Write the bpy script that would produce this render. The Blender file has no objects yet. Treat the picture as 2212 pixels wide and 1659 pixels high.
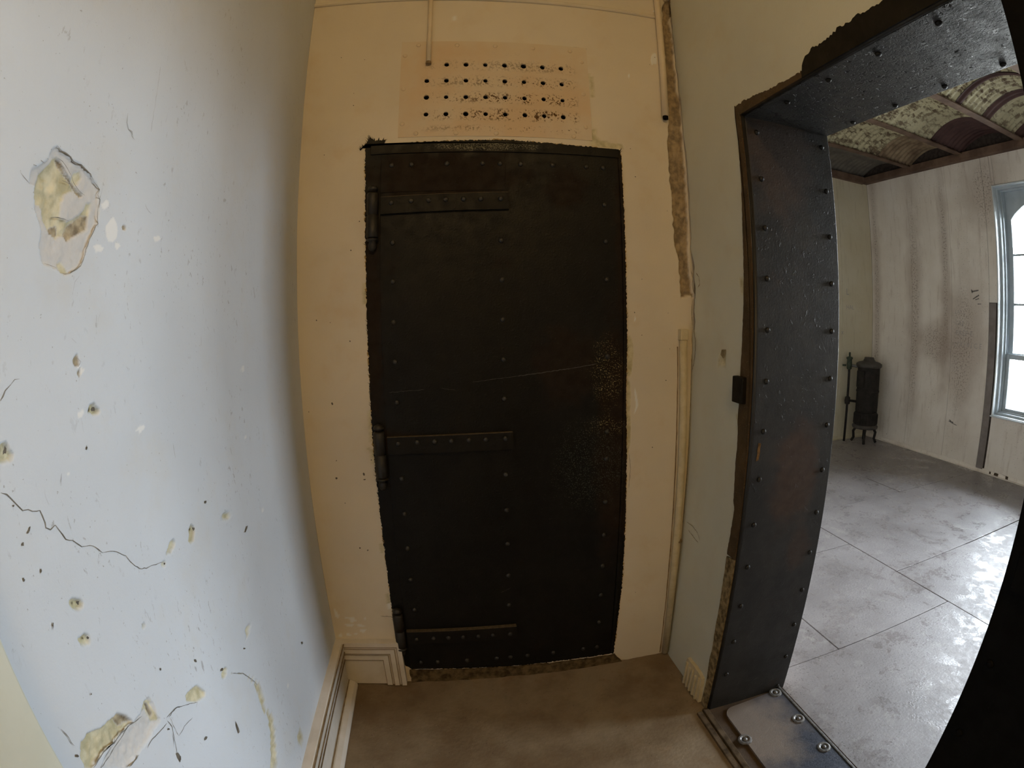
import bpy, bmesh, math, json
import numpy as np
from mathutils import Matrix, Vector
S = bpy.context.scene
COL = S.collection
# ------------------------------------------------------------------ camera (wide action-camera lens), world, lights, exposure
cd = bpy.data.cameras.new('camera'); cam = bpy.data.objects.new('camera', cd); COL.objects.link(cam); S.camera = cam
cd.type = 'PANO'; cd.sensor_fit = 'HORIZONTAL'; cd.sensor_width = 36; cd.sensor_height = 27
cd.panorama_type = 'FISHEYE_LENS_POLYNOMIAL'; cd.fisheye_fov = 3.1416; cd.fisheye_polynomial_k0 = 0
for _i, _k in enumerate((0.05395610852878733, -0.00013565851337374465, 2.5540819451639915e-05, -8.986943692019926e-07)):
    setattr(cd, 'fisheye_polynomial_k%d' % (_i + 1), -_k)
_M = [[0.9907682956, 0.1308022356, 0.0356224585], [-0.1343094471, 0.9827861062, 0.1268559889], [-0.0184162103, -0.1304693245, 0.9912812913]]
_c = (-0.0425119, -1.6345158, 1.3499798)
cam.matrix_world = Matrix([[_M[i][0], _M[i][2], -_M[i][1], _c[i]] for i in range(3)] + [[0, 0, 0, 1]])
cd.clip_start = .01
S.view_settings.view_transform = 'Standard'; S.view_settings.look = 'None'; S.view_settings.gamma = 1
S.view_settings.use_curve_mapping = False; S.view_settings.exposure = 1.0
S.cycles.use_denoising = True; S.cycles.use_adaptive_sampling = True; S.cycles.adaptive_threshold = .02; S.cycles.max_bounces = 12; S.cycles.diffuse_bounces = 7; S.cycles.glossy_bounces = 5
S.cycles.transparent_max_bounces = 12; S.cycles.caustics_reflective = False; S.cycles.caustics_refractive = False
S.cycles.sample_clamp_indirect = 12
SKY = 16.0
W = bpy.data.worlds.new('overcast_sky'); S.world = W; W.use_nodes = True
nt = W.node_tree; nt.nodes.clear()
_tc = nt.nodes.new('ShaderNodeTexCoord'); _sx = nt.nodes.new('ShaderNodeSeparateXYZ'); _cr = nt.nodes.new('ShaderNodeValToRGB')
_bg = nt.nodes.new('ShaderNodeBackground'); _wo = nt.nodes.new('ShaderNodeOutputWorld'); _mr = nt.nodes.new('ShaderNodeMapRange')
nt.links.new(_tc.outputs['Generated'], _sx.inputs[0]); nt.links.new(_sx.outputs['Z'], _mr.inputs['Value'])
_mr.inputs['From Min'].default_value = -1; _mr.inputs['From Max'].default_value = 1
nt.links.new(_mr.outputs[0], _cr.inputs[0]); nt.links.new(_cr.outputs[0], _bg.inputs[0]); nt.links.new(_bg.outputs[0], _wo.inputs[0])
_e = _cr.color_ramp.elements
_e[0].position = .46; _e[0].color = (.32, .32, .31, 1); _e[1].position = .52; _e[1].color = (.88, .93, 1.0, 1)
_n = _e.new(1.0); _n.color = (1.08, 1.15, 1.27, 1)
_bg.inputs[1].default_value = SKY
def lamp(name, kind, loc, energy, color, **k):
    d = bpy.data.lights.new(name, kind); d.energy = energy; d.color = color
    for a, v in k.items(): setattr(d, a, v)
    o = bpy.data.objects.new(name, d); COL.objects.link(o); o.location = loc; return o
# two windows of the cell, as daylight portals (they add no light, they only guide sampling of the sky)
for _y in (.50, -.89):
    _p = lamp('window_portal', 'AREA', (5.16, _y, 1.6), 1, (1, 1, 1), shape='RECTANGLE', size=2.2, size_y=1.1)
    _p.rotation_euler = (0, math.radians(90), 0); _p.data.cycles.is_portal = True
# the corridor's own warm bulb, up near the ceiling behind the photographer
lamp('corridor_bulb', 'POINT', (.10, -2.55, 2.78), 16.0, (1.0, .67, .30), shadow_soft_size=.07)

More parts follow.
